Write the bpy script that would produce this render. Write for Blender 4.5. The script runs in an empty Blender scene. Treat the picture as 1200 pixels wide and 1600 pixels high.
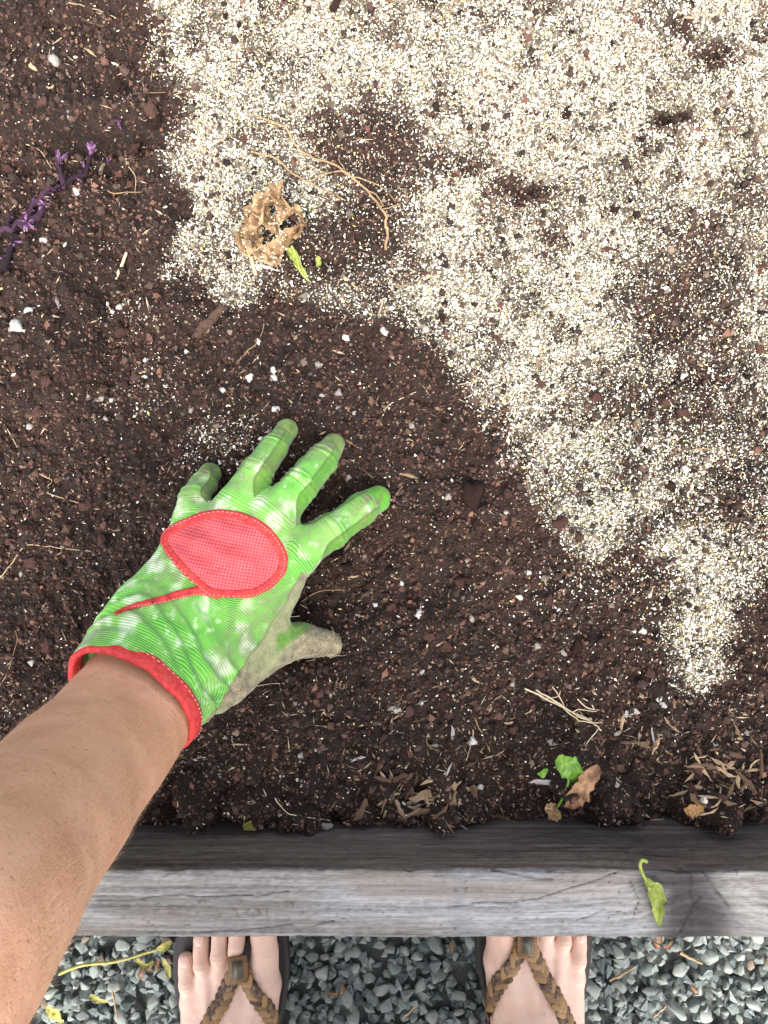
import bpy, bmesh, math, random
import numpy as np
from mathutils import Vector, Matrix

# ------------------------------------------------------------------ camera, sky, sun, exposure
scene = bpy.context.scene
CAM_Z = 0.58
cam_data = bpy.data.cameras.new('camera')
cam_data.sensor_fit = 'HORIZONTAL'; cam_data.sensor_width = 36.0; cam_data.lens = 36.0
cam_data.clip_start = 0.01; cam_data.clip_end = 500.0
cam = bpy.data.objects.new('camera', cam_data)
cam.location = (0, 0, CAM_Z); cam.rotation_euler = (0, 0, 0)
scene.collection.objects.link(cam); scene.camera = cam

SUN_EL, SUN_AZ = math.radians(57), math.radians(180)      # azimuth of the sun, clockwise from +Y
world = bpy.data.worlds.new('World'); scene.world = world; world.use_nodes = True
wn = world.node_tree.nodes; wl = world.node_tree.links
bgn = wn['Background']; sky = wn.new('ShaderNodeTexSky'); sky.sky_type = 'NISHITA'; sky.sun_disc = False
sky.sun_elevation = SUN_EL; sky.sun_rotation = SUN_AZ; sky.dust_density = 6.0; sky.air_density = 1.0; sky.ozone_density = 0.4
bw = wn.new('ShaderNodeRGBToBW'); mx = wn.new('ShaderNodeMix'); mx.data_type = 'RGBA'; mx.inputs[0].default_value = 0.55; wl.new(sky.outputs[0], bw.inputs[0]); wl.new(sky.outputs[0], mx.inputs[6]); wl.new(bw.outputs[0], mx.inputs[7]); wl.new(mx.outputs[2], bgn.inputs[0])   # thin high cloud; bgn.inputs[1].default_value = 0.12
sun_data = bpy.data.lights.new('sun', 'SUN'); sun_data.energy = 1.5; sun_data.angle = math.radians(9.0)
sun_data.color = (1.0, 0.95, 0.87)
sun = bpy.data.objects.new('sun', sun_data); scene.collection.objects.link(sun)
sdir = Vector((math.sin(SUN_AZ)*math.cos(SUN_EL), math.cos(SUN_AZ)*math.cos(SUN_EL), math.sin(SUN_EL)))
sun.rotation_euler = sdir.to_track_quat('Z', 'Y').to_euler(); sun.location = (0, -3, 5)
vs = scene.view_settings
vs.view_transform = 'Standard'; vs.look = 'None'; vs.exposure = -0.4; vs.gamma = 1.0; vs.use_curve_mapping = False

# ------------------------------------------------------------------ helpers
rng = np.random.default_rng(7); random.seed(7)
COL = scene.collection
def W(px, py, z):
    s = (CAM_Z - z)/1200.0
    return np.array([(px-600)*s, (800-py)*s, z])
def srgb(r, g, b):
    f = lambda c: (c/255/12.92) if c/255 <= .04045 else ((c/255+.055)/1.055)**2.4
    return (f(r), f(g), f(b))
_T = np.random.default_rng(3).random(4096).astype(np.float32)
_P = np.random.default_rng(5).permutation(4096)
def _h(*ii):
    v = np.zeros_like(ii[0])
    for k in ii: v = _P[(v + k) & 4095]
    return _T[v]
def vn2(x, y, seed=0):
    x = np.asarray(x, float); y = np.asarray(y, float)
    i = np.floor(x).astype(np.int64); j = np.floor(y).astype(np.int64); u = x-i; v = y-j
    u = u*u*(3-2*u); v = v*v*(3-2*v); s = np.full_like(i, seed)
    a = _h(s, i, j); b = _h(s, i+1, j); c = _h(s, i, j+1); d = _h(s, i+1, j+1)
    return (a*(1-u)+b*u)*(1-v) + (c*(1-u)+d*u)*v - .5
def vn3(p, seed=0):
    i = np.floor(p).astype(np.int64); f = p-i; f = f*f*(3-2*f)
    s = np.full(len(p), seed, np.int64); r = 0
    for dx in (0, 1):
        for dy in (0, 1):
            for dz in (0, 1):
                w = (f[:, 0] if dx else 1-f[:, 0])*(f[:, 1] if dy else 1-f[:, 1])*(f[:, 2] if dz else 1-f[:, 2])
                r = r + w*_h(s, i[:, 0]+dx, i[:, 1]+dy, i[:, 2]+dz)
    return r - .5
def sstep(a, b, x):
    t = np.clip((np.asarray(x, float)-a)/(b-a), 0, 1); return t*t*(3-2*t)
def tag(o, label=None, cat=None, group=None, kind=None):
    if label: o['label'] = label
    if cat: o['category'] = cat
    if group: o['group'] = group
    if kind: o['kind'] = kind
    return o
def empty(name, loc=(0, 0, 0)):
    o = bpy.data.objects.new(name, None); o.location = loc; o.empty_display_size = .02; COL.objects.link(o); return o
def mesh_np(name, V, F, smooth=True, attrs=None, col=None):
    V = np.ascontiguousarray(V, np.float32); F = np.ascontiguousarray(F, np.int32)
    me = bpy.data.meshes.new(name); n, m, k = len(V), len(F), F.shape[1]
    me.vertices.add(n); me.vertices.foreach_set('co', V.ravel())
    me.loops.add(m*k); me.loops.foreach_set('vertex_index', F.ravel())
    me.polygons.add(m); me.polygons.foreach_set('loop_start', np.arange(0, m*k, k, dtype=np.int32))
    me.polygons.foreach_set('use_smooth', np.full(m, smooth, dtype=bool))
    me.update(calc_edges=True)
    for an, av in (attrs or {}).items():
        a = me.attributes.new(an, 'FLOAT', 'POINT'); a.data.foreach_set('value', np.ascontiguousarray(av, np.float32))
    if col is not None:
        c4 = np.ones((n, 4), np.float32); c4[:, :3] = col
        a = me.attributes.new('Col', 'FLOAT_COLOR', 'POINT'); a.data.foreach_set('color', c4.ravel())
    return me
def obj(name, me, mat=None, parent=None, loc=None):
    o = bpy.data.objects.new(name, me); COL.objects.link(o)
    if mat and not len(me.materials): me.materials.append(mat)
    if loc is not None: o.location = loc
    if parent:
        o.parent = parent
        o.matrix_parent_inverse = Matrix.Translation(-parent.location) if parent.parent is None else Matrix.Translation(-(parent.matrix_parent_inverse.translation*-1 if False else parent.parent.location))
    return o
# every part mesh is made in world coordinates; its parents only ever carry a translation
def part(name, me, mat, parent):
    o = bpy.data.objects.new(name, me); COL.objects.link(o)
    if mat and not len(me.materials): me.materials.append(mat)
    o.parent = parent
    t = Vector((0, 0, 0)); q = parent
    while q is not None: t += q.location; q = q.parent
    o.location = -t
    return o
def rand_rot(n, tilt=None):
    a = rng.random(n)*2*np.pi
    Rz = np.zeros((n, 3, 3)); Rz[:, 0, 0] = np.cos(a); Rz[:, 0, 1] = -np.sin(a); Rz[:, 1, 0] = np.sin(a); Rz[:, 1, 1] = np.cos(a); Rz[:, 2, 2] = 1
    ax = rng.normal(size=(n, 2)); ax /= np.linalg.norm(ax, axis=1)[:, None]
    t = (rng.random(n)*np.pi) if tilt is None else np.abs(rng.normal(size=n))*tilt
    K = np.zeros((n, 3, 3)); K[:, 0, 2] = ax[:, 1]; K[:, 1, 2] = -ax[:, 0]; K[:, 2, 0] = -ax[:, 1]; K[:, 2, 1] = ax[:, 0]
    R = np.eye(3)[None] + np.sin(t)[:, None, None]*K + (1-np.cos(t))[:, None, None]*(K@K)
    return R@Rz
def scatter_mesh(name, C, S, base, tilt=None, col=None, jit=.25, smooth=False):
    bv, bf = base; n = len(C)
    V = np.repeat(bv[None], n, 0)*(1 + jit*(rng.random((n, len(bv), 3))-.5)*2)
    V = V*S[:, None, :]
    V = np.einsum('nij,nvj->nvi', rand_rot(n, tilt), V) + C[:, None, :]
    F = (bf[None] + (np.arange(n)*len(bv))[:, None, None]).reshape(-1, bf.shape[1])
    c = None if col is None else np.repeat(col, len(bv), 0)
    return mesh_np(name, V.reshape(-1, 3), F, smooth, None, c)
OCT = (np.array([[1, 0, 0], [-1, 0, 0], [0, 1, 0], [0, -1, 0], [0, 0, 1], [0, 0, -1]], float),
       np.array([[0, 2, 4], [2, 1, 4], [1, 3, 4], [3, 0, 4], [2, 0, 5], [1, 2, 5], [3, 1, 5], [0, 3, 5]]))
_a = np.arange(5)*2*np.pi/5
FLK = (np.concatenate([np.stack([np.cos(_a), np.sin(_a), 0*_a], 1), [[0, 0, 1], [0, 0, -1]]]),
       np.array([[i, (i+1) % 5, 5] for i in range(5)] + [[(i+1) % 5, i, 6] for i in range(5)]))
def ico(sub):
    bm = bmesh.new(); bmesh.ops.create_icosphere(bm, subdivisions=sub, radius=1)
    v = np.array([x.co[:] for x in bm.verts]); f = np.array([[q.index for q in p.verts] for p in bm.faces]); bm.free(); return v, f
ICO1, ICO2, ICO3 = ico(1), ico(2), ico(3)
def hull_stone(npt, seed, flat=(1, .8, .62)):
    r = np.random.default_rng(seed); p = r.normal(size=(npt, 3)); p /= np.linalg.norm(p, axis=1)[:, None]
    p *= (.82+.25*r.random((npt, 1)))*np.array(flat)
    bm = bmesh.new()
    for q in p: bm.verts.new(q)
    res = bmesh.ops.convex_hull(bm, input=bm.verts[:])
    for v in [v for v in bm.verts if not v.link_faces]: bm.verts.remove(v)
    bmesh.ops.recalc_face_normals(bm, faces=bm.faces[:])
    bm.verts.index_update()
    v = np.array([x.co[:] for x in bm.verts]); f = np.array([[q.index for q in p.verts] for p in bm.faces]); bm.free()
    return v, f
# ---- signed distance modelling
def cone(p, a, b, r1, r2):
    a = np.asarray(a, float); b = np.asarray(b, float); ab = b-a
    h = np.clip(((p-a)@ab)/(ab@ab), 0, 1); o = p-a-h[:, None]*ab
    return np.sqrt((o*o).sum(1)) - (r1+(r2-r1)*h)
def econe(p, a, b, w1, w2, n, squash):                     # elliptical cone: thinner by squash along n
    a = np.asarray(a, float); b = np.asarray(b, float); ab = b-a; n = np.asarray(n, float); n = n - ab*(n@ab)/(ab@ab); n /= np.linalg.norm(n)
    h = np.clip(((p-a)@ab)/(ab@ab), 0, 1); o = p-a-h[:, None]*ab
    t = o@n; o = o + np.outer(t*(1/squash-1), n)
    return (np.sqrt((o*o).sum(1)) - (w1+(w2-w1)*h))*(.5+.5*squash)
def smin(a, b, k):
    h = np.clip(.5+.5*(b-a)/k, 0, 1); return b*(1-h)+a*h-k*h*(1-h)
def surface(sdf, lo, hi, step, B=8, margin=1.6):
    lo = np.asarray(lo, float); hi = np.asarray(hi, float)
    nb = np.ceil((hi-lo)/(step*B)).astype(int); N = nb*B+1
    bi = np.stack(np.meshgrid(*[np.arange(k) for k in nb], indexing='ij'), -1).reshape(-1, 3)
    d = sdf(lo+(bi+.5)*B*step)
    act = np.abs(d) < B*step*.87*margin
    Fv = np.full(tuple(N), 1.0, np.float32)
    ins = bi[(~act) & (d < 0)]
    for b in ins: Fv[b[0]*B:(b[0]+1)*B+1, b[1]*B:(b[1]+1)*B+1, b[2]*B:(b[2]+1)*B+1] = -1.0
    ba = bi[act]
    off = np.stack(np.meshgrid(*[np.arange(B+1)]*3, indexing='ij'), -1).reshape(-1, 3)
    for c in range(0, len(ba), 400):
        ii = (ba[c:c+400, None, :]*B+off[None]).reshape(-1, 3)
        Fv[ii[:, 0], ii[:, 1], ii[:, 2]] = sdf(lo+ii*step)
    s = Fv < 0
    cs = np.zeros(tuple(N-1), np.uint8)
    for dx in (0, 1):
        for dy in (0, 1):
            for dz in (0, 1): cs += s[dx:N[0]-1+dx, dy:N[1]-1+dy, dz:N[2]-1+dz]
    cell = np.argwhere((cs > 0) & (cs < 8))
    cor = np.array([[x, y, z] for x in (0, 1) for y in (0, 1) for z in (0, 1)])
    val = np.stack([Fv[tuple((cell+c).T)] for c in cor], 1)
    acc = np.zeros((len(cell), 3)); cnt = np.zeros(len(cell))
    for i in range(8):
        for j in range(i+1, 8):
            if np.abs(cor[i]-cor[j]).sum() != 1: continue
            m = (val[:, i] < 0) != (val[:, j] < 0)
            t = np.where(m, val[:, i]/np.where(m, val[:, i]-val[:, j], 1), 0)
            acc += m[:, None]*(cor[i]+t[:, None]*(cor[j]-cor[i])); cnt += m
    V = lo+(cell+acc/cnt[:, None])*step
    idx = np.full(tuple(N-1), -1, np.int64); idx[tuple(cell.T)] = np.arange(len(cell))
    Q = []
    for ax in range(3):
        sl = [slice(0, N[k]-1) if k == ax else slice(1, N[k]-1) for k in range(3)]
        sh = list(sl); sh[ax] = slice(1, N[ax])
        a = s[tuple(sl)]; b = s[tuple(sh)]
        e = np.argwhere(a != b); flip = a[tuple(e.T)]
        o1, o2 = [k for k in range(3) if k != ax]
        e2 = e.copy(); e2[:, o1] += 1; e2[:, o2] += 1
        def ci(d1, d2):
            q = e2.copy(); q[:, o1] -= d1; q[:, o2] -= d2; return idx[tuple(q.T)]
        q = np.stack([ci(1, 1), ci(0, 1), ci(0, 0), ci(1, 0)], 1)
        want = flip if ax != 1 else ~flip
        q[~want] = q[~want][:, ::-1]
        Q.append(q)
    Q = np.concatenate(Q); Q = Q[(Q >= 0).all(1)]
    return V, Q
def grad(sdf, p, e=4e-4):
    g = np.stack([sdf(p+np.eye(3)[k]*e)-sdf(p-np.eye(3)[k]*e) for k in range(3)], 1)
    return g/np.maximum(np.linalg.norm(g, axis=1), 1e-9)[:, None]
def onto(sdf, p, off=0., it=8):
    p = np.array(p, float)
    for _ in range(it): p = p-grad(sdf, p)*(sdf(p)-off)[:, None]*.9
    return p
def topz(sdf, x, y, z1=.2, z0=-.05, n=160):
    zz = np.linspace(z1, z0, n); out = np.full(len(x), z0); done = np.zeros(len(x), bool); prev = None
    for z in zz:
        d = sdf(np.stack([x, y, np.full(len(x), z)], 1))
        hit = (d < 0) & ~done
        if prev is not None:
            t = prev/np.maximum(prev-d, 1e-9); out[hit] = (z+(zz[0]-zz[1])*(1-t))[hit]
        done |= hit; prev = d
    return out
def smooth_path(P, n):
    P = np.asarray(P, float); m = len(P)
    if m == 2: return P[0]+(P[1]-P[0])*np.linspace(0, 1, n)[:, None]
    seg = np.linspace(0, m-1-1e-9, n); i = seg.astype(int); t = (seg-i)[:, None]
    g = lambda k: P[np.clip(k, 0, m-1)]
    p0, p1, p2, p3 = g(i-1), g(i), g(i+1), g(i+2)
    return .5*((2*p1)+(p2-p0)*t+(2*p0-5*p1+4*p2-p3)*t**2+(3*p1-p0-3*p2+p3)*t**3)
def closed_path(P, n):
    P = np.asarray(P, float); m = len(P)
    seg = np.linspace(0, m, n, endpoint=False); i = seg.astype(int); t = (seg-i)[:, None]
    g = lambda k: P[k % m]
    p0, p1, p2, p3 = g(i-1), g(i), g(i+1), g(i+2)
    return .5*((2*p1)+(p2-p0)*t+(2*p0-5*p1+4*p2-p3)*t**2+(3*p1-p0-3*p2+p3)*t**3)
def tube(P, R, k=6, N=None, squash=1.0, closed=False):
    P = np.asarray(P, float); n = len(P); R = np.broadcast_to(np.asarray(R, float), (n,))
    T = np.gradient(P, axis=0) if not closed else np.roll(P, -1, 0)-np.roll(P, 1, 0)
    T /= np.maximum(np.linalg.norm(T, axis=1), 1e-9)[:, None]
    U = np.tile([0, 0, 1.], (n, 1)) if N is None else np.asarray(N, float)
    U = U - T*(U*T).sum(1)[:, None]
    bad = np.linalg.norm(U, axis=1) < 1e-3; U[bad] = np.cross(T[bad], [1, 0, 0])
    U /= np.linalg.norm(U, axis=1)[:, None]; B = np.cross(T, U)
    a = np.arange(k)*2*np.pi/k
    V = P[:, None]+R[:, None, None]*(np.cos(a)[None, :, None]*B[:, None]+squash*np.sin(a)[None, :, None]*U[:, None])
    i = np.arange(n if closed else n-1)[:, None]; j = np.arange(k)[None]
    i2 = (i+1) % n
    F = np.stack([i*k+j, i*k+(j+1) % k, i2*k+(j+1) % k, i2*k+j], -1).reshape(-1, 4)
    return V.reshape(-1, 3), F
def join(parts):
    Vs, Fs, o = [], [], 0
    for v, f in parts: Vs.append(v); Fs.append(f+o); o += len(v)
    return np.concatenate(Vs), np.concatenate(Fs)

# ------------------------------------------------------------------ material helpers
class NT:
    def __init__(s, name):
        s.m = bpy.data.materials.new(name); s.m.use_nodes = True; s.t = s.m.node_tree
        s.b = s.t.nodes['Principled BSDF']; s.b.inputs['Roughness'].default_value = .8
    def n(s, typ, **kw):
        nd = s.t.nodes.new('ShaderNode'+typ)
        for k, v in kw.items(): setattr(nd, k, v)
        return nd
    def put(s, sock, v):
        if hasattr(v, 'is_output') or isinstance(v, bpy.types.NodeSocket): s.t.links.new(v, sock)
        else:
            if isinstance(v, tuple) and len(v) == 3 and sock.type == 'RGBA': v = v+(1,)
            sock.default_value = v
    def coord(s, scale=(1, 1, 1)):
        tc = s.n('TexCoord'); mp = s.n('Mapping'); mp.inputs['Scale'].default_value = scale
        s.t.links.new(tc.outputs['Object'], mp.inputs[0]); return mp.outputs[0]
    def noise(s, scale, detail=4, rough=.55, vec=None, dist=0):
        nd = s.n('TexNoise'); nd.inputs['Scale'].default_value = scale; nd.inputs['Detail'].default_value = detail
        nd.inputs['Roughness'].default_value = rough; nd.inputs['Distortion'].default_value = dist
        s.t.links.new(vec or s.coord(), nd.inputs['Vector']); return nd.outputs['Fac']
    def vor(s, scale, vec=None, feature='F1', out='Distance', rand=1.0):
        nd = s.n('TexVoronoi'); nd.feature = feature; nd.inputs['Scale'].default_value = scale; nd.inputs['Randomness'].default_value = rand
        s.t.links.new(vec or s.coord(), nd.inputs['Vector']); return nd.outputs[out]
    def math(s, op, a, b=0.0, c=0.0):
        nd = s.n('Math'); nd.operation = op; s.put(nd.inputs[0], a); s.put(nd.inputs[1], b); s.put(nd.inputs[2], c); return nd.outputs[0]
    def ramp(s, f, lo, hi, a=0., b=1.):
        nd = s.n('MapRange'); nd.interpolation_type = 'SMOOTHSTEP'
        s.put(nd.inputs[0], f); s.put(nd.inputs[1], lo); s.put(nd.inputs[2], hi); s.put(nd.inputs[3], a); s.put(nd.inputs[4], b); return nd.outputs[0]
    def mix(s, f, a, b, mode='MIX'):
        nd = s.n('Mix'); nd.data_type = 'RGBA'; nd.blend_type = mode
        s.put(nd.inputs[0], f); s.put(nd.inputs[6], a); s.put(nd.inputs[7], b); return nd.outputs[2]
    def attr(s, name, out='Fac'):
        nd = s.n('Attribute'); nd.attribute_name = name; return nd.outputs[out]
    def rnd(s): return s.n('ObjectInfo').outputs['Random']
    def bump(s, h, strength=.5, dist=.001):
        nd = s.n('Bump'); nd.inputs['Strength'].default_value = strength; nd.inputs['Distance'].default_value = dist
        s.put(nd.inputs['Height'], h); s.t.links.new(nd.outputs[0], s.b.inputs['Normal'])
    def col(s, c): s.put(s.b.inputs['Base Color'], c); return s
    def rough(s, r): s.put(s.b.inputs['Roughness'], r); return s
    def spec(s, r): s.b.inputs['Specular IOR Level'].default_value = r; return s
def vary(name, c1, c2, scale=200, rough=.8, bump=.4, bd=.0006, spec=.3):
    t = NT(name); n = t.noise(scale, 5); r = t.rnd()
    f = t.math('ADD', t.math('MULTIPLY', n, .9), t.math('MULTIPLY', t.math('SUBTRACT', r, .5), .7))
    t.col(t.mix(t.ramp(f, .2, .75), c1, c2)).rough(rough).spec(spec); t.bump(t.noise(scale*2.5, 4), bump, bd); return t.m
def colmat(name, rough=.8, spec=.3, bscale=900, bd=.0004, bs=.5, amp=.5):
    t = NT(name); c = t.attr('Col', 'Color'); n = t.noise(bscale, 3)
    t.col(t.mix(1.0, c, t.mix(n, (1-amp, 1-amp, 1-amp), (1+amp*.6, 1+amp*.6, 1+amp*.6)), 'MULTIPLY')).rough(rough).spec(spec)
    t.bump(n, bs, bd); return t.m

# ------------------------------------------------------------------ soil height
Y_IN, Y_OUT, Z_TOP, Z_GND = -.2342, -.2775, .08, -.22
def px_of(x, y, z=0.0):
    s = 1200/(CAM_Z-z); return 600+x*s, 800-y*s
def gauss(px, py, cx, cy, rx, ry): return np.exp(-((px-cx)/rx)**2-((py-cy)/ry)**2)
clods = []
_r = np.random.default_rng(11)
for k in range(74):
    cx = _r.uniform(150, 1230); cy = _r.uniform(1185, 1274); clods.append((cx, cy, _r.uniform(14, 34), _r.uniform(.005, .014)))
clods += [(478, 1290, 44, .026), (700, 1262, 45, .014), (960, 1262, 42, .018), (1080, 1266, 36, .014), (380, 1265, 40, .014), (560, 1275, 34, .012), (1175, 1268, 30, .014), (640, 1275, 30, .010), (280, 1280, 36, .010)]
for k in range(60):
    clods.append((_r.uniform(-20, 1220), _r.uniform(0, 1190), _r.uniform(8, 22), _r.uniform(.001, .005)))
def hs(x, y, fine=True):
    x = np.asarray(x, float); y = np.asarray(y, float); px, py = px_of(x, y)
    h = .018*vn2(x*7, y*7, 1)+.014*vn2(x*19, y*19, 2)+.011*vn2(x*46, y*46, 3)
    if fine:
        h = h+.0075*vn2(x*110, y*110, 4)+.0050*vn2(x*240, y*240, 5)+.0018*vn2(x*520, y*520, 6)
        q = np.abs(vn2(x*75, y*75, 8)); h = h+.006*np.maximum(q-.22, 0)*2
    h = h-.022*gauss(px, py, 165, 470, 40, 170)-.016*gauss(px, py, 120, 215, 160, 18)+.012*gauss(px, py, 120, 172, 160, 20)-.012*gauss(px, py, 110, 255, 130, 12)-.012*gauss(px, py, 240, 690, 60, 60)
    h = h-.018*gauss(px, py, 475, 955, 60, 50)-.006*gauss(px, py, 400, 820, 160, 140)
    h = h+.008*gauss(px, py, 900, 250, 300, 200)-.010*gauss(px, py, 815, 292, 40, 14)-.012*gauss(px, py, 1040, 190, 28, 26)-.008*gauss(px, py, 1105, 85, 40, 24)-.006*gauss(px, py, 720, 255, 60, 26)-.006*gauss(px, py, 845, 370, 26, 26)
    h = h-.010*sstep(1215, 1290, py)
    for cx, cy, r, a in clods:
        d2 = ((px-cx)/r)**2+((py-cy)/r)**2; m = d2 < 1
        if m.any(): h = h+np.where(m, a*np.sqrt(np.maximum(1-d2, 0)), 0)
    return np.maximum(h, -.03)

# ------------------------------------------------------------------ materials for the setting
t = NT('garden_soil')
n1 = t.noise(14, 4); n2 = t.noise(420, 5, .7); n3 = t.noise(1400, 2)
c = t.mix(t.ramp(n1, .35, .65), (.018, .0093, .0063), (.040, .0215, .0145))
c = t.mix(t.ramp(n2, .35, .7), t.mix(.75, c, (.004, .0026, .0022)), c)
c = t.mix(t.ramp(n3, .60, .74), c, (.11, .075, .06))
c = t.mix(t.math('MULTIPLY', t.math('POWER', t.attr('dust'), 2.0), t.ramp(t.noise(420, 4, .7), .36, .60, .2, .85)), c, (.33, .30, .23))
t.col(c).rough(t.ramp(n1, .35, .65, .7, .95)).spec(.25); t.bump(t.math('ADD', n2, t.math('MULTIPLY', n3, .5)), .9, .0016)
M_SOIL = t.m
M_CRUMB = colmat('soil_crumb', .85, .25, 1500, .0005, .7, .5)
t = NT('vermiculite'); c = t.attr('Col', 'Color'); t.col(t.mix(t.ramp(t.noise(1200, 2), .3, .7), t.mix(.35, c, (.25, .2, .12)), c)).rough(.38).spec(.6)
t.bump(t.noise(1800, 2), .4, .0003); M_VERM = t.m
M_LITTER = colmat('litter_fibre', .8, .25, 700, .0004, .5, .45)
M_STONE = NT('gravel_stone')
t = M_STONE; r = t.rnd(); n = t.noise(160, 6, .65); n4 = t.noise(900, 3)
c = t.mix(t.ramp(r, 0, 1), (.15, .20, .185), (.36, .39, .35)); c = t.mix(t.ramp(n, .35, .7), t.mix(.4, c, (.06, .085, .085)), t.mix(.3, c, (.48, .52, .48)))
c = t.mix(t.ramp(r, .965, .97), c, (.20, .16, .12)); c = t.mix(t.ramp(t.noise(30, 3), .5, .65, 0, .3), c, (.30, .27, .20)); t.col(c).rough(.72).spec(.35); t.bump(t.math('ADD', n, t.math('MULTIPLY', n4, .4)), .6, .0012); M_STONE = t.m
M_STONEC = colmat('gravel_stone_loose', .75, .35, 300, .001, .6, .5)
t = NT('gravel_bed'); n = t.noise(90, 6); t.col(t.mix(n, (.05, .056, .052), (.14, .15, .14))).rough(.9); t.bump(n, .8, .006); M_GBED = t.m

# ------------------------------------------------------------------ the ground and its gravel
GX, GY0, GY1 = .48, -.72, -.40
me = bpy.data.meshes.new('ground')
bm = bmesh.new(); bmesh.ops.create_grid(bm, x_segments=40, y_segments=40, size=120); bm.to_mesh(me); bm.free()
ground = obj('ground', me, M_GBED); ground.location = (0, 0, Z_GND-.014); tag(ground, kind='structure')
variants = []
for k in range(14):
    v, f = hull_stone(15, 40+k, (1, .58+.06*(k % 6), .48+.05*(k % 5)))
    bm = bmesh.new(); bv = [bm.verts.new(q) for q in v]
    for q in f: bm.faces.new([bv[i_] for i_ in q])
    bmesh.ops.dissolve_limit(bm, angle_limit=.12, verts=bm.verts[:], edges=bm.edges[:]); bmesh.ops.bevel(bm, geom=bm.edges[:], offset=.10, segments=1, affect='EDGES', clamp_overlap=True)
    me = bpy.data.meshes.new('stone'); bm.to_mesh(me); bm.free()
    for q in me.polygons: q.use_smooth = True
    me.materials.append(M_STONE); variants.append(me)
gp = empty('gravel_path', (0, -.5, Z_GND-.014)); tag(gp, kind='structure')
placed = []
tries = 0
while len(placed) < 300 and tries < 30000:
    tries += 1
    x = random.uniform(-.37, .42); y = random.uniform(-.548, -.432); s = random.choice((.0056, .0064, .0072, .0082, .0094, .0110))*random.uniform(.9, 1.12)
    if any((x-a)**2+(y-b)**2 < (.72*(s+c))**2 for a, b, c in placed): continue
    placed.append((x, y, s))
for i, (x, y, s) in enumerate(placed):
    o = bpy.data.objects.new('stone', variants[i % 14]); COL.objects.link(o); o.parent = gp
    o.location = (x, y+.5, .012+random.uniform(0, .006)); o.scale = (s*random.uniform(1.0, 1.35),)*3
    o.rotation_euler = (random.gauss(0, .5), random.gauss(0, .5), random.uniform(0, 6.3))
nst = 6500
C = np.stack([rng.uniform(-.52, .52, nst), rng.uniform(-.80, -.36, nst), Z_GND-.007+rng.random(nst)*.010], 1)
inside = (np.abs(C[:, 0]-.025) < .40) & (C[:, 1] > -.55) & (C[:, 1] < -.43); C[inside, 2] -= .001
S = (.0045+.0050*rng.random(nst)**1.5)[:, None]*np.array([1.15, .85, .7])
g = rng.random((nst, 1)); cc = np.array([.09, .12, .118])*(1-g)+np.array([.27, .30, .28])*g
go = obj('gravel_stones', scatter_mesh('gravel_stones', C, S, hull_stone(11, 99, (1, 1, 1)), None, cc, .22), M_STONEC)
tag(go, 'grey green crushed stones filling the gravel beneath the timber edge', 'gravel', kind='stuff')

# ------------------------------------------------------------------ raised bed: timber boards
def polyd(u, v, P):
    P = np.asarray(P, float); d = np.full(u.shape, 9.)
    for a, b in zip(P[:-1], P[1:]):
        ab = b-a; h = np.clip(((u-a[0])*ab[0]+(v-a[1])*ab[1])/(ab@ab), 0, 1)
        d = np.minimum(d, np.hypot(u-a[0]-h*ab[0], v-a[1]-h*ab[1]))
    return d
t = NT('weathered_timber'); c = t.attr('Col', 'Color'); vec = t.coord((6, 260, 260)); n = t.noise(1, 6, .6, vec); v2 = t.coord((40, 1600, 1600)); n2 = t.noise(1, 3, .6, v2); n5 = t.noise(500, 3)
c = t.mix(t.ramp(n, .3, .7), t.mix(1., c, (.62, .6, .58), 'MULTIPLY'), c); c = t.mix(t.ramp(n2, .55, .8, 0, .4), c, t.mix(1., c, (.45, .42, .4), 'MULTIPLY'))
c = t.mix(t.ramp(n5, .66, .72, 0, .5), c, (.05, .04, .03))
t.col(c).rough(t.math('SUBTRACT', .9, t.math('MULTIPLY', t.attr('wet'), .45))).spec(.35); t.bump(t.math('ADD', n, t.math('MULTIPLY', n2, .8)), .8, .0016); M_WOOD = t.m
bed = empty('raised_bed', (0, Y_OUT, Z_GND)); tag(bed, 'weathered grey timber edge of the raised garden bed', 'garden bed')
xs = np.concatenate([np.linspace(-.95, -.30, 40, endpoint=False), np.linspace(-.30, .30, 540), np.linspace(.30, .95, 41)[1:]])
er = .0028
prof = [(Y_IN, z) for z in np.linspace(-.068, Z_TOP-er, 74)]
prof += [(Y_IN-er+er*math.cos(a), Z_TOP-er+er*math.sin(a)) for a in np.linspace(0, math.pi/2, 6)[1:]]
prof += [(y, Z_TOP) for y in np.linspace(Y_IN-er, Y_OUT+er, 46)[1:]]
prof += [(Y_OUT+er-er*math.sin(a), Z_TOP-er+er*math.cos(a)) for a in np.linspace(0, math.pi/2, 6)[1:]]
prof += [(Y_OUT, z) for z in np.linspace(Z_TOP-er, -.068, 12)[1:]]
prof = np.array(prof); sv = np.concatenate([[0], np.cumsum(np.hypot(*np.diff(prof, axis=0).T))])
X, SV = np.meshgrid(xs, sv, indexing='ij'); PY = np.broadcast_to(prof[:, 0], X.shape).copy(); PZ = np.broadcast_to(prof[:, 1], X.shape).copy()
k_edge = sv[73]; tv = SV-k_edge                              # 0 at the inner top edge, >0 on the top face
knot = np.exp(-((X-.205)/.045)**2-((tv-.004)/.03)**2)
vv = tv+.0030*vn2(X*14, tv*30, 21)+.018*knot*np.sign(tv-.004)*np.minimum(np.abs(tv-.004)/.01, 1)
gr = vn2(X*16, vv*620, 22)*.55+vn2(X*60, vv*1300, 23)*.6+vn2(X*5, vv*170, 24)*.45+vn2(X*330, vv*900, 37)*.55
top = sstep(-.002, .002, tv)*sstep(.058, .050, tv)
base = np.array([.265, .255, .24])*(1+.72*gr[..., None])
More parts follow.
